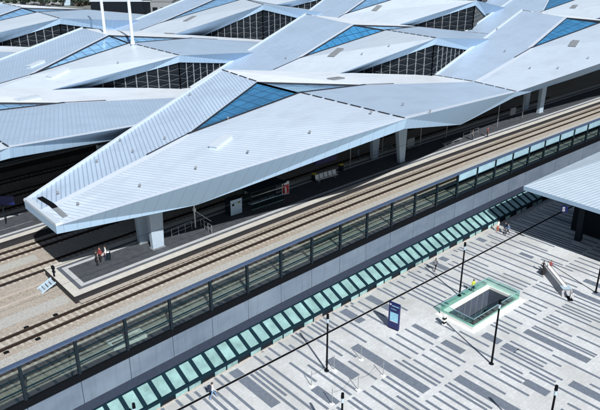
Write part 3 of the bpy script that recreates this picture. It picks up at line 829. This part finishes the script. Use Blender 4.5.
# ------------------------------------------------------------------ stairwell with glass balustrade
e = empty('stairwell', (HX0, HY0, 0), 'sunken stairwell in the plaza framed by a white kerb and green glass balustrade', 'stairwell')
m = MB()
ax0, ax1, ay0, ay1 = 52.4, 62.7, 32.1, 37.2
for (a, b, c, d) in ((ax0, HX0, ay0, ay1), (HX1, ax1, ay0, ay1), (HX0, HX1, ay0, HY0), (HX0, HX1, HY1, ay1)):
    m.box(a, c, -.01, b, d, .03, 'white')
site(m, 'apron', e)
m = MB(); kb = .35
m.box(HX0-.45, HY0-.25, .03, HX0, HY1+.5, kb, 'white'); m.box(HX1, HY0-.25, .03, HX1+.2, HY1+.5, kb, 'white')
m.box(HX0, HY1, .03, HX1, HY1+.5, kb, 'white'); m.box(HX0, HY0-.25, .03, HX1, HY0, kb, 'white')
site(m, 'kerb', e)
m = MB(); D = -7
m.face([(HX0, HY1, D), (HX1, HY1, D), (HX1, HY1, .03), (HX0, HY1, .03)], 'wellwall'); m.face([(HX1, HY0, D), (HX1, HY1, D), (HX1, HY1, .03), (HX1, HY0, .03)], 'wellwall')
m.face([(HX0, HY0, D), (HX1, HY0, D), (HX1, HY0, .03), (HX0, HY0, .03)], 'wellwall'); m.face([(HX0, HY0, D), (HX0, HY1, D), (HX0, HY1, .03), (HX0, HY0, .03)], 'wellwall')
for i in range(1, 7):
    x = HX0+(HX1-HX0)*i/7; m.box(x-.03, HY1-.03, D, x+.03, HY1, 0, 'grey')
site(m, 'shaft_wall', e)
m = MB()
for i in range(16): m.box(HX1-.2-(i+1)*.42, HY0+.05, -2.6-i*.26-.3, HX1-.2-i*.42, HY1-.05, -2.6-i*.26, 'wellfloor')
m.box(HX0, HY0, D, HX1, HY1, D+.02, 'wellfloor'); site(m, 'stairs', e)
gz = 1.35
for (a, c, b, d) in ((HX0-.4, HY0-.2, HX1+.18, HY0-.2), (HX0-.4, HY1+.45, HX1+.18, HY1+.45), (HX1+.18, HY0-.2, HX1+.18, HY1+.45), (HX0-.4, HY0-.2, HX0-.4, HY1+.45)):
    site(MB().bar((a, c, (kb+gz)/2), (b, d, (kb+gz)/2), .02, gz-kb, 'glasspale'), 'glass_panel', e)
    site(MB().bar((a, c, gz+.02), (b, d, gz+.02), .05, .04, 'panepale'), 'handrail', e)

# ------------------------------------------------------------------ plaza lamps
def lamp(px, py, h, label):
    p = at(px, py)
    e = empty('street_lamp', p, label, 'lamp', 'slim lamps on the plaza')
    MB().cyl((0, 0, 0), (0, 0, h-.9), .105, .085, 'black', 12).build('pole', e)
    MB().cyl((0, 0, 0), (0, 0, .06), .24, .24, 'darkmetal', 12).build('base_plate', e)
    MB().cyl((0, 0, h-.9), (0, 0, h-.45), .11, .11, 'cabinet', 12).build('lantern', e)
    MB().cyl((0, 0, h-.45), (0, 0, h), .14, .12, 'black', 12).build('head', e)
lamp(326.7, 371, 6.45, 'slim black lamp post between the glazed lantern and the diagonal drain, at the barrier posts')
lamp(459.4, 295.8, 6.95, 'slim black lamp post just left of the stairwell')
lamp(491.4, 364, 7.35, 'slim black lamp post in front of the stairwell')
lamp(544.2, 452, 6.75, 'lamp post cut off by the bottom edge, nearest the right corner')
lamp(340.8, 452, 6.0, 'lamp post cut off by the bottom edge, left of the centre')
lamp(139.5, 452, 5.0, 'lamp post at the bottom left, its head in front of the teal glazing')
lamp(595.6, 292.5, 7.0, 'lamp post at the right picture edge beyond the long bench')

# information totem
a, b = at(387.5, 326.5), at(399.3, 331.5)
mid = (a+b)/2; ang = math.atan2(b.y-a.y, b.x-a.x)
e = empty('information_totem', mid, 'dark blue information totem with a pale map panel on the plaza', 'totem', rz=ang)
w = 1.3; hh = 3.2
MB().box(-w/2, -.13, .12, w/2, .13, hh, 'signblue').build('body', e, bevel=.02)
MB().box(-w/2+.04, -.1, 0, w/2-.04, .1, .12, 'black').build('foot', e)
MB().box(-w/2+.22, -.145, 1.05, w/2-.1, -.131, 2.1, 'signlight').build('map_panel', e)
m = MB(); m.box(-w/2+.12, -.145, 2.92, -w/2+.3, -.131, 3.08, 'white'); m.build('logo', e); m = MB(); m.box(-.25, -.145, 2.86, .6, -.131, 2.94, 'signlight'); m.box(-.35, -.145, 2.48, .3, -.131, 2.53, 'signlight')
m.box(-w/2+.22, -.145, .98, w/2-.1, -.131, 1.04, 'white'); m.build('print', e)

# temporary barrier posts on pale bases
bp = None
for i, (px, py) in enumerate(((311.5, 386.5), (334, 370.5), (361, 360), (332, 404.5), (358, 390), (383, 376))):
    p = at(px, py)
    if bp is None:
        bp = empty('barrier_post', p, 'thin grey barrier post on a pale base beside the drain', 'barrier post', 'thin barrier posts beside the drain')
        MB().cyl((0, 0, .08), (0, 0, 1.75), .035, .035, 'steel', 8).build('post', bp)
        MB().box(-.2, -.2, 0, .2, .2, .08, 'white').build('base', bp, bevel=.02); c0 = bp
    else: c = copy_tree(bp); c.location = p
for q in (((311.5, 386.5), (334, 370.5)), ((332, 404.5), (358, 390)), ((358, 390), (383, 376))):
    a, b = at(*q[0]), at(*q[1]); m = MB(); N = 10
    pr = None
    for i in range(N+1):
        t = i/N; p = a.lerp(b, t)+Vector((0, 0, 1.5-.5*math.sin(math.pi*t)))
        if pr: m.cyl(pr, p, .012, .012, 'grey', 5, False)
        pr = p
    m.v = [tuple(Vector(v)-a) for v in m.v]
    m.build('hanging_rope', loc=a, label='thin cord sagging between two barrier posts', cat='cord', group='cords between the barrier posts')

# long bench or ramp block
a, b = at(546, 270), at(568, 297); d = (b-a); ang = math.atan2(d.y, d.x); ln = d.length
e = empty('long_bench', a, 'long grey sloping bench block on the plaza, left of the lamp at the picture edge', 'bench', rz=ang)
m = MB(); m.hexa([(0, -.75, 0), (ln, -.75, 0), (ln, .75, 0), (0, .75, 0)], [(.3, -.45, .75), (ln-.9, -.45, .75), (ln-.9, .45, .75), (.3, .45, .75)], 'wood'); m.build('body', e, bevel=.03)
MB().box(.35, -.2, .755, ln-1.0, .2, .85, 'white').build('top_board', e, bevel=.02)
MB().box(ln-1.3, -.55, .755, ln-.4, .55, .80, 'cabinet').build('end_plate', e, bevel=.02)
p = at(569.8, 299)
e = empty('warning_board', p, 'small red and white warning board at the near end of the long bench', 'barrier board', rz=R(40))
m = MB(); m.box(-.3, -.03, .25, .3, .03, 1.25, 'white'); m.build('board', e, bevel=.01)
m = MB(); m.box(-.5, -.045, .95, .5, -.032, 1.08, 'orange'); m.box(-.3, -.045, .3, .3, -.032, .42, 'orange'); m.build('stripes', e)
MB().box(-.5, -.25, 0, .5, .25, .12, 'black').build('foot', e, bevel=.02)

# small striped bollard thing by the stairwell
p = at(444, 325)
e = empty('ticket_post', p, 'black and white striped post at the left corner of the stairwell', 'post')
for i in range(5): MB().box(-.2, -.15, .25*i, .2, .15, .25*i+.25, 'black' if i % 2 else 'white').build('band', e)

# ------------------------------------------------------------------ people
def person(loc, face, label, shirt, legs, pose='walk', hair='hair', h=1.78, bag=None):
    s = h/1.78
    st = {'walk': (.34, -.30, .28), 'stand': (.04, -.03, .05), 'sit': (0, 0, 0)}[pose]
    V = []; Ed = []; Rr = []
    def v(x, y, z, r, par=None):
        V.append((x*s, y*s, z*s)); Rr.append(r*s)
        if par is not None: Ed.append((par, len(V)-1))
        return len(V)-1
    base = 0 if pose != 'sit' else -.42
    pel = v(0, 0, .95+base, .15); bel = v(0, .0, 1.12+base, .135, pel); ch = v(0, .01, 1.33+base, .16, bel); nk = v(0, .0, 1.50+base, .065, ch)
    v(0, .01, 1.58+base, .075, nk); hd = v(0, .015, 1.66+base, .105, len(V)-1); v(0, .01, 1.745+base, .06, hd)
    v(0, .115, 1.655+base, .02, hd)
    for sd_, k in ((-1, st[0]), (1, st[1])):
        hp = v(sd_*.10, 0, .90+base, .105, pel)
        if pose == 'sit': kn = v(sd_*.13, .45, .90+base, .075, hp); an = v(sd_*.13, .47, .10, .05, kn); to = v(sd_*.13, .64, .04, .04, an)
        else:
            kn = v(sd_*.10, k*.62+.05, .50, .072, hp); an = v(sd_*.10, k*1.05-(.06 if k < 0 else 0), .09+(.06 if k < -.1 else 0), .047, kn); v(sd_*.11, k*1.05+.16, .04, .042, an)
    for sd_, k in ((-1, -st[2]), (1, st[2])):
        sh = v(sd_*.19, 0, 1.43+base, .062, ch); el = v(sd_*.25, k*.35-.03, 1.15+base, .045, sh)
        wr = v(sd_*.24, k*.9+.08, .93+base, .03, el); pm = v(sd_*.235, k*1.0+.10, .87+base, .034, wr)
        for f_ in range(4): a = v(sd_*.225, k*1.0+.07+f_*.022, .80+base-(.01 if f_ in (1, 2) else 0), .0095, pm); v(sd_*.21, k*1.0+.08+f_*.022, .765+base, .008, a)
        a = v(sd_*.21, k*1.0+.15, .85+base, .010, pm); v(sd_*.2, k*1.0+.165, .82+base, .009, a)
    me = bpy.data.meshes.new('person'); me.from_pydata(V, Ed, []); o = bpy.data.objects.new('tmp', me); COL.objects.link(o)
    sk = o.modifiers.new('s', 'SKIN'); sk.use_smooth_shade = True
    for i, r in enumerate(Rr): me.skin_vertices[0].data[i].radius = (r, r*.8 if i in (0, 1, 2) else r)
    me.skin_vertices[0].data[0].use_root = True
    su = o.modifiers.new('u', 'SUBSURF'); su.levels = 1; su.render_levels = 1
    dg = bpy.context.evaluated_depsgraph_get(); bm_ = bpy.data.meshes.new_from_object(o.evaluated_get(dg)); bpy.data.objects.remove(o)
    bm_.name = 'person'; bm_.materials.clear()
    for mm in ('skin', shirt, legs, 'black'): bm_.materials.append(M[mm])
    for p in bm_.polygons:
        c = p.center/s; z = c.z-base
        if c.z < .085 and pose != 'sit' or c.z < .09: k = 3
        elif z > 1.515 or (abs(c.x) > .19 and z < .95 and pose != 'sit') or (pose == 'sit' and abs(c.x) > .19 and c.z < .53): k = 0
        elif z > .98 or abs(c.x) > .19: k = 1
        else: k = 2
        p.material_index = k; p.use_smooth = True
    b = bpy.data.objects.new('person', bm_); COL.objects.link(b); b.location = loc; b.rotation_euler = (0, 0, face-math.pi/2)
    prop(b, label, 'person')
    m = MB(); m.ball((0, -.012*s, (1.70+base)*s), .105*s, .115*s, .10*s, hair); m.build('hair', b)
    if bag: MB().box(-.17*s, -.36*s, (1.05+base)*s, .17*s, -.13*s, (1.5+base)*s, bag).build('backpack', b, bevel=.04)
    return b
person(at(213, 398.3), R(-20), 'person in white shirt, dark vest and jeans walking beside the teal lantern, bottom left', 'cloth_white', 'cloth_jeans', 'walk', bag='cloth_navy')
person(at(435, 271), R(10), 'person in dark clothes striding past the middle of the glazed lantern', 'cloth_navy', 'cloth_black', 'walk', bag='cloth_grey')
person(at(504.5, 233.5), R(200), 'person in navy jacket standing by the shadow of the ribbed roof', 'cloth_navy', 'cloth_navy', 'stand', bag='cloth_navy')
person(at(507.3, 235), R(150), 'person in jeans walking close beside the one in the navy jacket', 'cloth_jeans', 'cloth_black', 'walk')
person(at(497.5, 231.5), R(90), 'person in a pale coat with orange scarf near the end of the sunlit lantern', 'cloth_white', 'orange', 'stand')
person(at(478, 295.5)+Vector((.2, .9, 0)), R(60), 'worker in yellow high visibility vest behind the stairwell glass', 'hivis', 'cloth_navy', 'stand', h=1.7)
person(at(542.5, 272), R(0), 'person in black crouched low at the far end of the long bench', 'cloth_black', 'cloth_black', 'walk', h=1.55)
person(at(547, 272), R(120), 'person with light shirt standing at the far end of the long bench', 'cloth_white', 'cloth_black', 'stand', h=1.5)
person(at(549.8, 271), R(200), 'person with red top standing right at the corner of the long bench', 'cloth_red', 'cloth_black', 'stand', h=1.5)
person(at(97.3, 265.5, ZP), R(-20), 'person in black at the left of the group on the sunlit platform end', 'cloth_black', 'cloth_black', 'stand')
person(at(101, 261.8, ZP), R(200), 'person in red top in the middle of the group on the platform end', 'cloth_red', 'cloth_black', 'stand')
person(at(106.5, 260.6, ZP), R(160), 'person in white top at the right of the group on the platform end', 'cloth_white', 'cloth_navy', 'stand')
p = at(542.8, 274.3); MB().box(-.35, -.2, 0, .35, .2, .7, 'cloth_black').build('suitcase', loc=p, bevel=.05, label='black suitcase standing in front of the people at the long bench', cat='suitcase')
p = at(108.5, 259.5, ZP); e = empty('trash_bin', p, 'small dark bin beside the group on the platform end', 'bin'); MB().cyl((0, 0, 0), (0, 0, .95), .25, .28, 'darkmetal', 12).build('body', e); MB().cyl((0, 0, .95), (0, 0, 1.05), .3, .24, 'steel', 12).build('lid', e)
for (px, py, lab, sh, lg) in ((399, 140.5, 'person in white waiting under the nearest canopy, left of the leaning column', 'cloth_white', 'cloth_black'),
        (472, 140, 'person in grey waiting under the nearest canopy, right of its railing', 'cloth_grey', 'cloth_navy'),
        (358, 160, 'person in jeans waiting under the nearest canopy beyond the white seats', 'cloth_jeans', 'cloth_navy'),
        (487, 137, 'person in red top waiting in the shade at the platform, farthest right', 'cloth_red', 'cloth_black')):
    person(at(px, py, ZP), R(-60), lab, sh, lg, 'stand')

# ------------------------------------------------------------------ platform furniture
PY = lambda px, py, z=ZP: at(px, py, z)
# steps and end post
p = at(55, 286.5, ZT)
e = empty('service_steps', p, 'blue grey metal service steps at the end of the nearest platform', 'steps')
m = MB()
for i in range(4): m.box(-1.5+i*.36, -.55, .17*i+.12, -1.16+i*.36, .55, .17*i+.16, 'cabinet')
m.build('tread', e)
for s in (-.6, .6): MB().bar((-1.6, s, .06), (-.05, s, .78), .06, .16, 'cabinet').build('stringer', e)
p = at(54.3, 276.5, ZP); e = empty('end_post', p, 'short black post on the platform end above the service steps', 'post'); MB().box(-.07, -.07, 0, .07, .07, 1.15, 'black').build('post', e); MB().box(-.12, -.2, .85, .12, .2, 1.2, 'black').build('plate', e)
# grey blue machine
p = at(236.5, 215, ZP)
e = empty('ticket_machine', p, 'light blue grey cabinet on the nearest platform under the canopy edge', 'cabinet')
MB().box(-.9, 0, .08, .9, 1.1, 2.15, 'darkmetal').build('housing', e, bevel=.03)
MB().box(-.85, -.04, .12, .85, -.003, 2.1, 'cabinet').build('door', e)
m = MB(); m.box(-.62, -.07, 1.35, -.32, -.045, 1.6, 'black'); m.box(.3, -.07, 1.5, .6, -.045, 1.75, 'black'); m.box(.36, -.09, 1.53, .5, -.072, 1.66, 'hivis'); m.build('panel', e)
# glass shelter
p = at(268, 205.5, ZP)
e = empty('platform_shelter', p, 'dark framed glass shelter on the nearest platform, left of the red poster', 'shelter')
def fr(mb, x0, x1, z0, z1, y, m_, n):
    for i in range(n+1): xx = x0+(x1-x0)*i/n; mb.box(xx-.04, y-.04, z0, xx+.04, y+.04, z1, m_)
m = MB(); fr(m, -2.6, 2.6, 0, 2.5, 0, 'darkmetal', 4); fr(m, -2.6, 2.6, 0, 2.5, 1.7, 'darkmetal', 4); m.box(-2.7, -.1, .9, 2.7, -.05, .98, 'panepale'); m.box(-2.7, -.1, 1.9, 2.7, -.05, 1.97, 'steel'); m.box(-2.7, -.1, .1, 2.7, -.05, .16, 'pane'); m.build('frame', e)
MB().box(-2.9, -.3, 2.5, 2.9, 2.0, 2.62, 'darkmetal').build('roof', e, bevel=.02)
MB().box(-2.56, 1.66, .2, 2.56, 1.68, 2.4, 'glass').build('back_glass', e)
MB().box(-2.4, -.03, .22, 2.4, -.01, .85, 'glasspale').build('front_glass', e)
MB().box(-2.2, .9, .42, 2.2, 1.35, .5, 'wood').build('seat', e)
# poster
p = at(285.5, 195, ZP)
e = empty('poster_case', p, 'lit red and white poster case beside the glass shelter', 'poster case', rz=R(-12))
e.scale = (.7, .7, .7)
MB().box(-.75, -.1, .15, .75, .1, 2.75, 'white').build('case', e, bevel=.02)
m = MB(); m.box(-.66, -.115, .3, .66, -.102, 2.1, 'red'); m.build('poster', e)
m = MB(); m.face([(-.1, -.118, .35), (.25, -.118, .35), (.1, -.118, 1.9), (-.2, -.118, 1.5)], 'white'); m.build('print', e)
# seats
p = at(327, 180, ZP); e = empty('seat_row', p, 'row of five white seats on the nearest platform', 'bench', rz=R(-2))
for i in range(5):
    x = -1.6+i*.8
    m = MB(); m.box(x-.33, -.25, .42, x+.33, .25, .48, 'white'); m.hexa([(x-.33, .22, .48), (x+.33, .22, .48), (x+.33, .28, .48), (x-.33, .28, .48)], [(x-.33, .36, 1.1), (x+.33, .36, 1.1), (x+.33, .42, 1.1), (x-.33, .42, 1.1)], 'white'); m.build('seat', e, bevel=.02)
MB().box(-2, -.05, .32, 2, .05, .42, 'steel').build('beam', e)
for x in (-1.5, 1.5): MB().box(x-.05, -.2, 0, x+.05, .2, .32, 'steel').build('leg', e)
for px, py, lab in ((314, 180.5, 'small yellow topped bin left of the white seats'), (341, 171, 'small yellow topped bin right of the white seats')):
    p = at(px, py, ZP); e = empty('recycling_bin', p, lab, 'bin'); MB().box(-.3, -.25, 0, .3, .25, .95, 'darkmetal').build('body', e, bevel=.03); MB().box(-.3, -.25, .95, .3, .25, 1.08, 'yellow').build('lid', e, bevel=.02)
# hanging blue sign
p = at(323, 160, ZP+3.2); p = at(326, 160, ZP+3.0)
e = empty('direction_sign', p, 'dark blue hanging direction sign above the white seats', 'sign'); MB().box(-2.0, -.08, -.35, 2.0, .08, .35, 'signblue').build('panel', e, bevel=.02)
m = MB()
for x in (-1.7, 1.7): m.box(x-.03, -.03, .35, x+.03, .03, 3.4, 'darkmetal')
m.build('hanger', e)
# pole and rails near the tip
p = at(195.5, 227.5, ZP); e = empty('camera_pole', p, 'white pole standing under the canopy right of the pair of columns', 'pole'); MB().cyl((0, 0, 0), (0, 0, 4.2), .09, .08, 'white', 10).build('pole', e); MB().box(-.14, -.14, 2.1, .14, .14, 2.5, 'white').build('box', e); MB().bar((0, 0, 2.2), (1.7, -.9, .6), .05, .05, 'white').build('brace', e)
def railing(p, q, label, n=3, mt='steel', h=1.1):
    e = empty('railing', p, label, 'railing'); d = q-p
    for i in range(n+1): c = d*(i/n); MB().cyl(c, c+Vector((0, 0, h)), .035, .035, mt, 8).build('post', e)
    for z in (.5, h): MB().cyl(Vector((0, 0, z)), d+Vector((0, 0, z)), .03, .03, mt, 8).build('rail', e)
railing(at(172, 238, ZP), at(192, 229.5, ZP), 'pale tube railing between the paired columns and the white pole')
railing(at(201, 227, ZP), at(212, 234, ZP), 'short pale railing right of the white pole')
railing(at(463, 139, ZP), at(478, 134, ZP), 'steel railing on the nearest platform right of the leaning column', 2)
railing(at(372, 160, ZP), at(392, 152, ZP), 'steel railing on the nearest platform left of the leaning column', 3)
for i, (px, py) in enumerate(((350, 168), (382, 156), (420, 146), (446, 138), (497, 127), (522, 118))):
    p = at(px, py, ZP)
    e = empty('platform_light', p, ['first', 'second', 'third', 'fourth', 'fifth', 'sixth'][i]+' slim light post from the left under the nearest canopy', 'lamp', 'slim light posts under the nearest canopy')
    MB().cyl((0, 0, 0), (0, 0, 4.6), .07, .06, 'steel', 8).build('pole', e); MB().box(-.9, -.1, 4.6, .9, .1, 4.72, 'grey').build('head', e)
for i, (px, py) in enumerate(((410, 151), (512, 119))):
    p = at(px, py, ZP); e = empty('timetable_board', p, ['pale timetable board right of the leaning column', 'pale timetable board right of the steel railing, in deep shade'][i], 'notice board')
    MB().box(-.9, -.05, .8, .9, .05, 2.1, 'grey').build('board', e, bevel=.01)
    for x in (-.8, .8): MB().box(x-.04, -.03, 0, x+.04, .03, .8, 'darkmetal').build('leg', e)
p = at(452, 143.5, ZP); e = empty('bench', p, 'long grey bench under the nearest canopy, left of the steel railing', 'bench')
MB().box(-2.4, -.3, .42, 2.4, .3, .5, 'grey').build('seat', e, bevel=.02)
for x in (-2, 0, 2): MB().box(x-.05, -.25, 0, x+.05, .25, .42, 'steel').build('leg', e)
# blue station name sign, second platform
p = at(6, 224, ZP); e = empty('platform_sign', p, 'dark blue platform sign on a post at the far left', 'sign')
d = Rv*1
MB().cyl((0, 0, 0), (0, 0, 3.4), .07, .07, 'darkmetal', 8).build('post', e)
m = MB(); m.bar(-Rv*1.9+Vector((0, 0, 3.1)), Rv*1.5+Vector((0, 0, 3.1)), .14, 1.1, 'signblue'); m.build('panel', e)
# contact wires
for Y0, x0, x1, lab in ((56.8, -30, 170, 'thin contact wire over the sunlit near track'), (67.9, -30, 130, 'thin contact wire over the track beyond the nearest platform')):
    m = MB(); X = xs(x0, x1, 8)
    for a, b in zip(X, X[1:]): m.cyl((a, Y0+cv(a), 11.6), (b, Y0+cv(b), 11.6), .018, .018, 'darkmetal' if Y0 < 60 else 'steel', 6, False)
    m.build('contact_wire', label=lab, cat='wire', kind=None)

# ------------------------------------------------------------------ beyond the station, top left
def far_box(px0, px1, py, z, dep, m, label, name, h, roofm='white'):
    a = at(px0, py, z+h); b = at(px1, py, z+h); d = (b-a); ln = d.length; ang = math.atan2(d.y, d.x)
    e = empty(name, (a.x, a.y, z), label, 'building', rz=ang)
    MB().box(0, 0, 0, ln, dep, h, m).build('wall', e); 
    MB().box(-.2, -.2, h, ln+.2, dep+.2, h+.35, roofm).build('roof', e)
    mm = MB()
    n = int(ln/3)
    for i in range(n): mm.box(i*3+.6, -.05, h*.35, i*3+2.4, -.02, h*.75, 'asph')
    mm.build('window', e)
    return e, ln
far_box(90, 150, 1.5, ZT, 22, 'asph', 'dark low building with a pale roof behind the farthest canopy', 'depot_building', 8, 'rim')
far_box(142, 172, 1.5, ZT, 20, 'grey', 'grey shed beside the dark low building behind the canopies', 'shed', 8, 'grey')
r3 = random.Random(5)
def tree(p, s, label):
    e = empty('tree', p, label, 'tree', 'trees beyond the station')
    MB().cyl((0, 0, 0), (0, 0, 3*s), .22*s, .12*s, 'bark', 7).build('trunk', e)
    m = MB()
    for i in range(230):
        u = Vector((r3.gauss(0, 1), r3.gauss(0, 1), r3.gauss(0, 1))).normalized()*r3.random()**.4
        c = Vector((u.x*2.4*s, u.y*2.4*s, 4.3*s+u.z*2.1*s)); a = Vector((r3.uniform(-1, 1), r3.uniform(-1, 1), r3.uniform(-1, 1))).normalized()*.5*s; b = a.cross(Vector((r3.uniform(-1, 1), r3.uniform(-1, 1), r3.uniform(-1, 1)))).normalized()*.4*s
        m.face([c-a-b, c+a-b, c+a+b, c-a+b], 'leaf')
    m.build('crown', e)
tl = ['leftmost', 'second', 'third', 'fourth', 'fifth', 'sixth', 'seventh', 'eighth', 'ninth', 'tenth', 'eleventh', 'twelfth', 'thirteenth', 'fourteenth']
for i in range(14):
    px = 2+i*6.6; tree(at(px, 5.2+(i*37 % 5)*.35, ZT), .55+.35*r3.random(), tl[i]+' tree from the left in the row beyond the farthest canopy')
for px, py, m_, lab in ((83, 5, 'bark', 'brown container beyond the farthest canopy'), (30, 4, 'grey', 'grey container beyond the farthest canopy'), (72, 5, 'cabinet', 'grey blue container beyond the farthest canopy'), (50, 4.5, 'wood', 'pale grey container beyond the farthest canopy')):
    p = at(px, py, ZT); e = empty('container', p, lab, 'container'); MB().box(-4, -1.3, .1, 4, 1.3, 2.7, m_).build('body', e, bevel=.04); MB().box(-4.03, -1.2, .2, -4.001, 1.2, 2.6, 'grey').build('door', e)

for o in list(bpy.data.objects):
    if '_ax' in o.keys(): del o['_ax']
